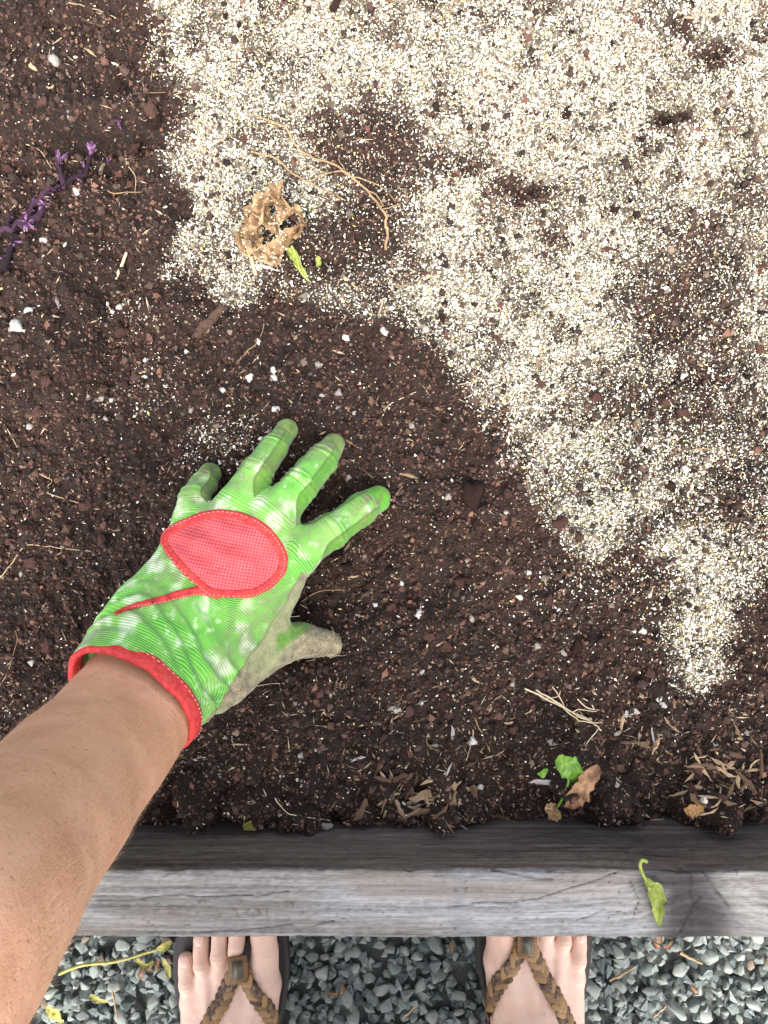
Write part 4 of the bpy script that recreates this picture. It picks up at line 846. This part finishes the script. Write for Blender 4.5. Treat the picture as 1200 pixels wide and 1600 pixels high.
V, F = band(tail, np.linspace(8.5, 3.2, 50), .0014, closed=False, off=.0010); tl = part('strap_binding', mesh_np('strap_binding', V, F), M_RED, glove)
def stitches(P3, ln=.0021, r=.00028):
    out = []
    for a in range(0, len(P3)-2, 4): q = P3[a:a+3]; out.append(tube(smooth_path([q[0], q[2]], 4), r, 5))
    return join(out)
st = inset(closed_path(OUT, 320), 3.4); P3 = on_glove(st, .0026); part('stitching', mesh_np('stitching', *stitches(P3)), M_THR, bd)
T_ = smooth_path([(340, 933), (318, 927), (290, 931), (262, 938), (232, 943), (205, 948)], 110); part('stitching', mesh_np('stitching', *stitches(on_glove(T_, .0025))), M_THR, tl)
th_ = np.linspace(0, 2*np.pi, 140, endpoint=False); rim = cuffC+np.outer(np.cos(th_), WX)*(CW+.0002)+np.outer(np.sin(th_), TX)*(CT+.0002)-AX*.0035
rim = onto(lambda q: np.abs(econe(q, HB, cuffC+AX*.03, .046, CW, TX, CT/CW)), rim, 0., 2) if False else rim
rows = []
for sa in np.linspace(0, 2*np.pi, 12, endpoint=False):
    rad = np.outer(np.cos(th_), WX)*CT+np.outer(np.sin(th_), TX)*CW; rad /= np.linalg.norm(rad, axis=1)[:, None]
    sg = lambda v: math.copysign(abs(v)**.6, v)
    rows.append(rim+AX*(.0059*sg(math.sin(sa))+.0004*(np.sin(th_*7)+np.sin(th_*11+1))[:, None])+rad*(.0024+.0002*np.sin(th_*13)[:, None])*sg(math.cos(sa)))
V = np.stack(rows, 1).reshape(-1, 3); n, k = 140, 12; i = np.arange(n)[:, None]; j = np.arange(k)[None]; i2 = (i+1) % n
F = np.stack([i*k+j, i*k+(j+1) % k, i2*k+(j+1) % k, i2*k+j], -1).reshape(-1, 4)
cb = part('cuff_binding', mesh_np('cuff_binding', V, F), M_RED, glove)
th2 = np.linspace(0, 2*np.pi, 300, endpoint=False); P3 = cuffC+np.outer(np.cos(th2), WX)*(CW+.0027)+np.outer(np.sin(th2), TX)*(CT+.0027)-AX*.0066
part('stitching', mesh_np('stitching', *stitches(P3)), M_THR, cb)
# frayed fibres on the dirty thumb
fb = []
for k in range(42):
    a = CH['thumb'][0][4] if k < 26 else CH['thumb'][0][3]; q = onto(gs0, (a+rng.normal(size=3)*.010)[None]+np.array([[0, 0, .01]]), .0004)[0]; dv = rng.normal(size=3)*np.array([1, 1, .35]); dv /= np.linalg.norm(dv); l = rng.uniform(.003, .008)
    fb.append(tube(smooth_path([q, q+dv*l*.5+rng.normal(size=3)*.0012+[0, 0, .0008], q+dv*l+rng.normal(size=3)*.002], 7), .00016, 4))
part('frayed_fibre', mesh_np('frayed_fibre', *join(fb)), M_PROOT, glove)['kind'] = 'stuff'

# ------------------------------------------------------------------ the person
FT = {'L': (np.array([-.1545, -.455, -.195]), 1), 'R': (np.array([.1515, -.431, -.195]), -1)}
def to_foot(p, s): o, m = FT[s]; q = p-o; return np.stack([q[:, 0]*m, q[:, 1], q[:, 2]], 1)
def from_foot(p, s): o, m = FT[s]; p = np.asarray(p, float); return np.stack([p[:, 0]*m, p[:, 1], p[:, 2]], 1)+o
TOES = [((.0350, -.006, .019), (.0362, .022, .0170), (.0345, .056, .0135), .0165, .0132, .0130), ((.0110, .011, .017), (.0098, .026, .021), (.0090, .053, .0105), .0095, .0082, .0085), ((-.0060, .004, .016), (-.0080, .018, .021), (-.0095, .043, .010), .0095, .0080, .0083), ((-.0222, -.006, .015), (-.0252, .008, .0195), (-.0275, .029, .0095), .0095, .0078, .0081), ((-.0358, -.026, .014), (-.0400, -.012, .0170), (-.0425, .0080, .009), .0105, .0080, .0082)]
def foot_local(p):
    d = None
    for i, (a, b, c, r1, r2, r3) in enumerate(TOES):
        e = smin(cone(p, a, b, r1, r2), cone(p, b, c, r2, r3), .003); d = e if d is None else smin(d, e, .0015)
    for (a, b, c, r1, r2, r3), bx in zip(TOES, (.018, .010, .001, -.008, -.016)):
        d = smin(d, cone(p, (a[0], a[1]-.006, a[2]), (bx, -.115, .034), r1+.0005, .026), .008)
    d = smin(d, cone(p, (.012, -.075, .036), (.004, -.135, .066), .020, .032), .02)
    d = smin(d, cone(p, (0, -.185, .030), (0, -.12, .026), .031, .028), .02)
    d = smin(d, cone(p, (0, -.175, .045), (0, -.160, .12), .030, .034), .02)
    for a in ((.033, -.152, .076), (-.033, -.160, .068)): d = smin(d, np.linalg.norm(p-np.array(a), axis=1)-.009, .012)
    tend = cone(p, (.030, -.02, .030), (.012, -.10, .062), .003, .005); d = smin(d, tend, .008)
    for x0 in (.008, -.007, -.020): d = smin(d, cone(p, (x0, -.012, .0245), (.006+x0*.4, -.10, .058), .0022, .004), .006)
    for (a, b, c, r1, r2, r3) in TOES: d = d-.0005*np.cos((p[:, 1]-b[1])*1500)*np.exp(-((p[:, 1]-b[1])/.005)**2-((p[:, 0]-b[0])/.009)**2)
    d = d-.0012*vn3(p*60, 403)-.0005*vn3(p*180, 404)
    return np.maximum(d, -p[:, 2]-.0005)
def limb(p, pts, k=.02):
    d = None
    for (a, r1), (b, r2) in zip(pts[:-1], pts[1:]): e = cone(p, a, b, r1, r2); d = e if d is None else smin(d, e, k)
    return d
FA1 = W(201, 1108, .114)-TX*.0050; FA2 = W(104, 1228, .19); FA3 = W(0, 1346, .262); FA4 = W(-128, 1502, .318)
ELB = np.array([-.172, -.182, .365])
_AC = smooth_path([HB-TX*.004, FA1, FA2, FA3, FA4, ELB], 21); _AR = np.interp(np.linspace(0, 5, 21), range(6), (.034, .0392, .0388, .0392, .0420, .0430)); _AS = np.interp(np.linspace(0, 5, 21), range(6), (.70, .72, .84, .95, 1., 1.))
def arm_l(p):
    d = None
    for i in range(20):
        e = econe(p, _AC[i], _AC[i+1], _AR[i], _AR[i+1], TX, .5*(_AS[i]+_AS[i+1])); d = e if d is None else smin(d, e, .004)
    return d-.0022*vn3(p*28, 401)-.0008*vn3(p*90, 402)
def legs(p):
    d = None
    for s, m in (('L', -1), ('R', 1)):
        o = FT[s][0]; an = o+np.array([0, -.165, .10]); kn = np.array([m*.27, -.47, .23]); hp = np.array([m*.10, -.90, .09])
        e = limb(p, [(an, .034), (an*.55+kn*.45+np.array([0, -.02, 0]), .053), (kn, .056), (kn*.5+hp*.5+np.array([0, 0, -.01]), .078), (hp, .10)])
        d = e if d is None else np.minimum(d, e)
    return d
HEAD = np.array([-.095, -.45, .735])
def torso(p):
    d = limb(p, [(np.array([0, -.92, .12]), .14), (np.array([-.03, -.81, .28]), .125), (np.array([-.05, -.68, .43]), .135), (np.array([-.060, -.58, .54]), .10)], .05)
    d = smin(d, cone(p, (-.230, -.50, .50), (.150, -.56, .56), .060, .060), .05)
    return d
def head_d(p):
    q = (p-HEAD); ax = np.array([0, .45, -.89]); ax /= np.linalg.norm(ax)
    d = smin(np.linalg.norm(q-np.array([0, -.01, .02]), axis=1)-.088, cone(p, HEAD, HEAD+np.array([0, .055, -.045]), .075, .050), .03)
    d = smin(d, cone(p, HEAD+np.array([0, .098, -.02]), HEAD+np.array([0, .115, -.045]), .008, .013), .012)
    for m in (-1, 1): d = smin(d, np.linalg.norm((p-HEAD-np.array([m*.085, -.005, -.01]))/np.array([.4, 1, 1.4]), axis=1)*.6-.018*.6, .008)
    return smin(d, cone(p, HEAD+np.array([0, -.04, -.05]), (-.085, -.56, .57), .052, .055), .03)
def arm_u(p): return limb(p, [(ELB, .043), (np.array([-.230, -.50, .50]), .055)], .02)
def arm_r(p):
    d = limb(p, [(np.array([.150, -.56, .56]), .055), (np.array([.29, -.69, .33]), .042), (np.array([.26, -.49, .315]), .028), (np.array([.265, -.45, .305]), .026)], .02)
    for k, (dx, l) in enumerate(((-.03, .05), (-.012, .075), (.006, .08), (.024, .072), (.040, .055))):
        a = np.array([.265+dx*.8, -.445, .302]); b = a+np.array([dx*.3, l*.6, -.01]); c = b+np.array([0, l*.3, -.03]); d = smin(d, limb(p, [(a, .010), (b, .0085), (c, .0075)], .004), .005)
    return d
def body_sdf(p):
    d = smin(legs(p), torso(p), .05); d = smin(d, arm_u(p), .04); d = smin(d, limb(p, [(FA2, .036), (FA4, .042), (ELB, .043)]), .02); d = smin(d, head_d(p), .03); d = smin(d, arm_r(p), .03)
    for s in 'LR': d = smin(d, foot_local(to_foot(p, s)), .02)
    return d
def feet_only(s):
    return lambda p: smin(foot_local(to_foot(p, s)), legs(p), .02)
pieces = []
for s in 'LR':
    o = FT[s][0]; pieces.append(surface(feet_only(s), o+np.array([-.075, -.235, -.006]), o+np.array([.075, .085, .125]), .0014))
pieces.append(surface(lambda p: smin(arm_l(p), arm_u(p), .02), (-.29, -.29, .055), (-.085, -.035, .44), .0022))
BV, BQ = surface(body_sdf, (-.40, -1.12, -.20), (.36, -.16, .86), .009, 6)
an_l = FT['L'][0]; ctr = BV[BQ].mean(1)
lowf = (ctr[:, 2] < -.085) | ((ctr[:, 0] < -.08) & (ctr[:, 1] > -.26) & (ctr[:, 2] < .42)); BQ = BQ[~lowf]
pieces.append((BV, BQ)); PV, PF = join(pieces)
tanv = np.where(PV[:, 2] < -.02, 0., 1.)
t = NT('skin')
tn = t.attr('tan'); n1 = t.noise(30, 4); n2 = t.noise(240, 4); n3 = t.noise(1300, 3); vr = t.vor(330); vr2 = t.vor(120); nm = t.noise(60, 3)
arm = t.mix(t.ramp(n1, .3, .7), (.52, .27, .155), (.63, .355, .22)); arm = t.mix(t.ramp(n2, .4, .75, 0, .35), arm, (.66, .35, .22))
fr = t.math('MULTIPLY', t.ramp(vr, .26, .12), t.ramp(nm, .38, .52)); arm = t.mix(t.math('MULTIPLY', fr, .5), arm, (.34, .11, .04))
fr2 = t.math('MULTIPLY', t.ramp(vr2, .10, .05), t.ramp(n1, .42, .5)); arm = t.mix(t.math('MULTIPLY', fr2, .75), arm, (.22, .05, .025))
ft = t.mix(t.ramp(n1, .3, .7), (.76, .50, .38), (.82, .58, .46)); ft = t.mix(t.ramp(n2, .45, .75, 0, .3), ft, (.78, .40, .30))
t.col(t.mix(tn, ft, arm)).rough(t.ramp(n2, .3, .7, .42, .58)).spec(.4); t.b.inputs['Subsurface Weight'].default_value = .12; t.b.inputs['Subsurface Radius'].default_value = (.004, .0016, .0008); t.b.inputs['Subsurface Scale'].default_value = 1.0
cre = t.noise(1, 4, .6, t.coord((90, 420, 420))); t.bump(t.math('ADD', t.math('MULTIPLY', n3, .7), t.math('ADD', t.math('ADD', n2, cre), t.math('MULTIPLY', vr, .25))), .38, .0009); M_SKIN = t.m
ps = empty('person', (0, -.56, Z_GND)); tag(ps, 'person in braided sandals crouching at the timber, bare freckled forearm reaching to soil', 'person')
body = part('body', mesh_np('body', PV, PF, True, {'tan': tanv}), M_SKIN, ps)
t = NT('toenail'); t.col((.74, .50, .42)).rough(.3).spec(.5); M_NAIL = t.m
for s in 'LR':
    for (a, b, c, r1, r2, r3) in TOES:
        v = ICO2[0]*np.array([r3*.62, r3*.70, .0013]); v[:, 2] -= (v[:, 0]**2)*22; al = -.45; v = np.stack([v[:, 0], v[:, 1]*math.cos(al)-v[:, 2]*math.sin(al), v[:, 1]*math.sin(al)+v[:, 2]*math.cos(al)], 1)
        part('toenail', mesh_np('toenail', from_foot(v+np.array([c[0], c[1]+r3*.35, c[2]+r3*.86]), s), ICO2[1]), M_NAIL, ps)
M_SHIRT = vary('shirt_cotton', (.70, .69, .66), (.78, .77, .74), 400, .9, .4, .0006); M_SHORT = vary('shorts_denim', (.50, .44, .35), (.58, .52, .42), 500, .9, .4, .0006); M_HAIR = vary('hair', (.05, .025, .012), (.12, .06, .03), 300, .6, .6, .001)  # shirt and shorts are out of view, kept pale to bounce light onto the feet
def shirt(p):
    a = cone(p, (-.230, -.50, .50), np.array([-.230, -.50, .50])*.55+ELB*.45, .062, .062); b = cone(p, (.150, -.56, .56), (.195, -.61, .46), .062, .060)
    d = smin(smin(torso(p)-.008, np.minimum(a, b), .03), cone(p, (-.085, -.57, .55), (-.085, -.555, .58), .075, .062), .03); return np.maximum(d, .10-p[:, 2])
def shorts(p):
    d = smin(torso(p)-.006, legs(p)-.011, .05); return np.maximum(np.maximum(d, p[:, 2]-.22), np.maximum(p[:, 1]+.60, -.25-p[:, 2]))
def hair(p): return np.maximum(smin(np.linalg.norm((p-HEAD-np.array([0, -.018, .026]))/np.array([1, 1.04, 1]), axis=1)-.096, np.linalg.norm(p-HEAD-np.array([0, -.115, .03]), axis=1)-.04, .03), np.minimum((p[:, 1]-HEAD[1]-.045)*.8-(p[:, 2]-HEAD[2]-.03)*.6, 1.))
part('shirt', mesh_np('shirt', *surface(shirt, (-.36, -1.1, .05), (.26, -.30, .68), .009, 6)), M_SHIRT, ps)
part('shorts', mesh_np('shorts', *surface(shorts, (-.36, -1.1, -.14), (.36, -.42, .26), .009, 6)), M_SHORT, ps)
part('hair', mesh_np('hair', *surface(hair, HEAD+np.array([-.13, -.19, -.12]), HEAD+np.array([.13, .12, .15]), .006, 6)), M_HAIR, ps)
# fine arm hair
hv = []; tt_ = rng.random(3500); ang = rng.random(3500)*2*np.pi
axp = smooth_path([FA1, FA2, FA3, FA4], 200)
p0 = axp[(tt_*199).astype(int)]; d0 = np.stack([np.cos(ang), np.sin(ang), .2*np.cos(ang*2)], 1)*.05; p0 = onto(arm_l, p0+d0, .0, 4); nrm = grad(arm_l, p0)
dv = np.array([.25, .15, -.6])+rng.normal(size=(3500, 3))*.25; dv = dv-nrm*(dv*nrm).sum(1)[:, None]; dv /= np.linalg.norm(dv, axis=1)[:, None]
sd = np.cross(nrm, dv); ln = rng.uniform(.003, .010, 3500)[:, None]; w_ = .00006
HVt = np.stack([p0-sd*w_, p0+sd*w_, p0+dv*ln*.6+nrm*ln*.22+sd*w_*.7, p0+dv*ln*.6+nrm*ln*.22-sd*w_*.7, p0+dv*ln+nrm*ln*.30], 1).reshape(-1, 3)
b_ = (np.arange(3500)*5)[:, None]; Fh = np.concatenate([b_+np.array([[0, 1, 2]]), b_+np.array([[0, 2, 3]]), b_+np.array([[3, 2, 4]])])
t = NT('arm_hair'); t.col((.55, .36, .20)).rough(.45); ah = part('arm_hair', mesh_np('arm_hair', HVt, Fh), t.m, ps); ah['kind'] = 'stuff'

# ------------------------------------------------------------------ sandals
t = NT('sandal_sole'); n = t.noise(300, 4); t.col(t.mix(n, (.010, .007, .007), (.03, .02, .018))).rough(.7); t.bump(n, .4, .0008); M_SOLE = t.m
t = NT('braided_leather'); r = t.rnd(); n = t.noise(220, 5); n2 = t.noise(1200, 3)
c = t.mix(t.ramp(r, .25, .75), (.060, .028, .018), (.33, .185, .070)); c = t.mix(t.ramp(n, .4, .7, 0, .6), c, (.34, .22, .10)); t.col(c).rough(.5).spec(.45); t.bump(t.math('ADD', n, n2), .4, .0006); M_LEA = t.m
t = NT('tan_leather'); n = t.noise(400, 4); t.col(t.mix(n, (.16, .085, .035), (.32, .19, .09))).rough(.55); t.bump(n, .4, .0006); M_TAN = t.m
t = NT('aged_plate'); n = t.noise(500, 4); t.col(t.mix(n, (.07, .065, .05), (.17, .155, .11))).rough(.4); t.b.inputs['Metallic'].default_value = .4; t.bump(n, .4, .0006); M_PLT = t.m
SOLE = [(.030, .076), (.049, .055), (.057, .020), (.058, -.015), (.052, -.055), (.040, -.10), (.037, -.15), (.037, -.19), (.026, -.222), (0, -.232), (-.026, -.222), (-.037, -.19), (-.039, -.14), (-.044, -.09), (-.053, -.05), (-.058, -.015), (-.0575, .015), (-.048, .042), (-.022, .068), (.004, .080)]
def stitched_box(c, s, n, w, l, h, bev, name):
    b = np.cross(n, s); bm = bmesh.new(); bmesh.ops.create_cube(bm, size=1); bmesh.ops.scale(bm, vec=(w, l, h), verts=bm.verts); bmesh.ops.bevel(bm, geom=bm.edges[:], offset=bev, segments=3, affect='EDGES')
    M = Matrix(((s[0], b[0], n[0], c[0]), (s[1], b[1], n[1], c[1]), (s[2], b[2], n[2], c[2]), (0, 0, 0, 1))); bmesh.ops.transform(bm, matrix=M, verts=bm.verts)
    me = bpy.data.meshes.new(name); bm.to_mesh(me); bm.free()
    for p in me.polygons: p.use_smooth = True
    return me
for s in 'LR':
    o, m = FT[s]
    sd_ = empty('sandal', (o[0], o[1], Z_GND)); tag(sd_, {'L': 'brown braided thong sandal with square plate fully showing, beside the weed stem', 'R': 'brown braided thong sandal whose plate is cut by the timber edge'}[s], 'sandal')
    P = closed_path(SOLE, 90); n = 90
    lay = [(-.004, .0015), (-.0015, .0), (0., -.0125), (-.002, -.0145)]
    rows = []
    c0 = P.mean(0)
    for ins, z in [(-.003, .0012), (0., -.0005), (0.0005, -.006), (0., -.0125), (-.003, -.0140)]:
        T = np.roll(P, -1, 0)-np.roll(P, 1, 0); T /= np.linalg.norm(T, axis=1)[:, None]; Nn = np.stack([T[:, 1], -T[:, 0]], 1); Nn *= np.sign(((P-c0)*Nn).sum(1))[:, None]
        q = P+Nn*ins; rows.append(from_foot(np.stack([q[:, 0], q[:, 1], np.full(n, z)], 1), s))
    cap0 = from_foot(np.array([[c0[0], c0[1], .0012]]), s); cap1 = from_foot(np.array([[c0[0], c0[1], -.0140]]), s)
    bm = bmesh.new(); vr_ = [[bm.verts.new(q) for q in r_] for r_ in rows]
    for a, b in zip(vr_[:-1], vr_[1:]):
        for i in range(n): bm.faces.new((a[i], a[(i+1) % n], b[(i+1) % n], b[i]))
    bm.faces.new(vr_[0]); bm.faces.new(vr_[-1]); bmesh.ops.recalc_face_normals(bm, faces=bm.faces[:]); me = bpy.data.meshes.new('sole'); bm.to_mesh(me); bm.free(); part('sole', me, M_SOLE, sd_)
    fs_ = lambda p, s=s: foot_local(to_foot(p, s))
    PLx, PLy = .0135, .012
    for path, side_ in (([(PLx-.004, PLy-.006), (-.001, -.016), (-.013, -.036), (-.024, -.060), (-.036, -.085), (-.046, -.105)], 'outer'), ([(PLx+.005, PLy-.005), (.030, -.006), (.042, -.024), (.048, -.046), (.048, -.075), (.046, -.10)], 'inner')):
        q = smooth_path(path, 60); z0_ = np.linspace(.05, .03, 60); w3 = from_foot(np.stack([q[:, 0], q[:, 1], z0_+.02], 1), s)
        w3[:, 2] = np.maximum(topz(fs_, w3[:, 0], w3[:, 1], -.08, -.20, 130), -.187); w3 = onto(fs_, w3+np.array([0, 0, .001]), .0022, 10)
        nr = grad(fs_, w3); tg = np.gradient(w3, axis=0); Ls = np.linalg.norm(tg, axis=1); arc = np.cumsum(Ls); tg /= Ls[:, None]
        V, F = tube(w3-nr*.0008, .0066, 10, nr, .22); strap = part('strap', mesh_np('strap', V, F), M_SOLE, sd_)
        step = .0068; cnt = int(arc[-1]/step)
        for kk in range(cnt):
            for row in (-1, 1):
                a = min(59, np.searchsorted(arc, kk*step+(.5*step if row > 0 else 0)+.001)); tt2, nn2 = tg[a], nr[a]-tg[a]*(nr[a]@tg[a]); nn2 /= np.linalg.norm(nn2); ss2 = np.cross(nn2, tt2)
                d1 = tt2*.80+ss2*row*-.60*1; d1 /= np.linalg.norm(d1); d2 = np.cross(nn2, d1)
                v = ICO2[0].copy(); v = np.sign(v)*np.abs(v)**.85
                Vl = w3[a]+ss2*row*.0034+nn2*.0014+np.outer(v[:, 0]*.0068, d1)+np.outer(v[:, 1]*.0036, d2)+np.outer(v[:, 2]*.0012+v[:, 0]*.0006, nn2)
                part('braid_link', mesh_np('braid_link', Vl, ICO2[1]), M_LEA, strap)
    pc = from_foot(np.array([[PLx, PLy, .05]]), s); pc[0, 2] = max(topz(fs_, pc[:, 0], pc[:, 1], -.08, -.20, 130)[0], o[2]+.024); nz_ = np.array([.0, .18, 1.]); nz_ /= np.linalg.norm(nz_); sx_ = np.array([1., .10*m, 0]); sx_ -= nz_*(sx_@nz_); sx_ /= np.linalg.norm(sx_)
    cc_ = pc[0]+nz_*.0058
    pb = part('badge', stitched_box(cc_, sx_, nz_, .0190, .0245, .0030, .0010, 'badge'), M_TAN, sd_)
    part('plate', stitched_box(cc_+nz_*.0014, sx_, nz_, .0105, .0170, .0022, .0010, 'plate'), M_PLT, pb)
    by = np.cross(nz_, sx_); loop = []
    for u in np.linspace(-1, 1, 9):
        for (a, b, dx, dy) in ((u*.0078, .0108, 1, 0), (u*.0078, -.0108, 1, 0), (-.0078, u*.0108, 0, 1), (.0078, u*.0108, 0, 1)):
            q = cc_+sx_*a+by*b+nz_*.0016; dv = sx_*dx+by*dy; loop.append(tube(np.array([q-dv*.0006, q, q+dv*.0006]), .00032, 5))
    part('stitching', mesh_np('stitching', *join(loop)), M_STRAW, pb)
    tp_ = from_foot(np.array([[PLx+.006, .018, .03], [PLx+.008, .030, .022], [PLx+.0085, .036, .004], [PLx+.0085, .037, -.002]]), s); part('toe_post', mesh_np('toe_post', *tube(smooth_path(tp_, 14), .0035, 8)), M_SOLE, sd_)
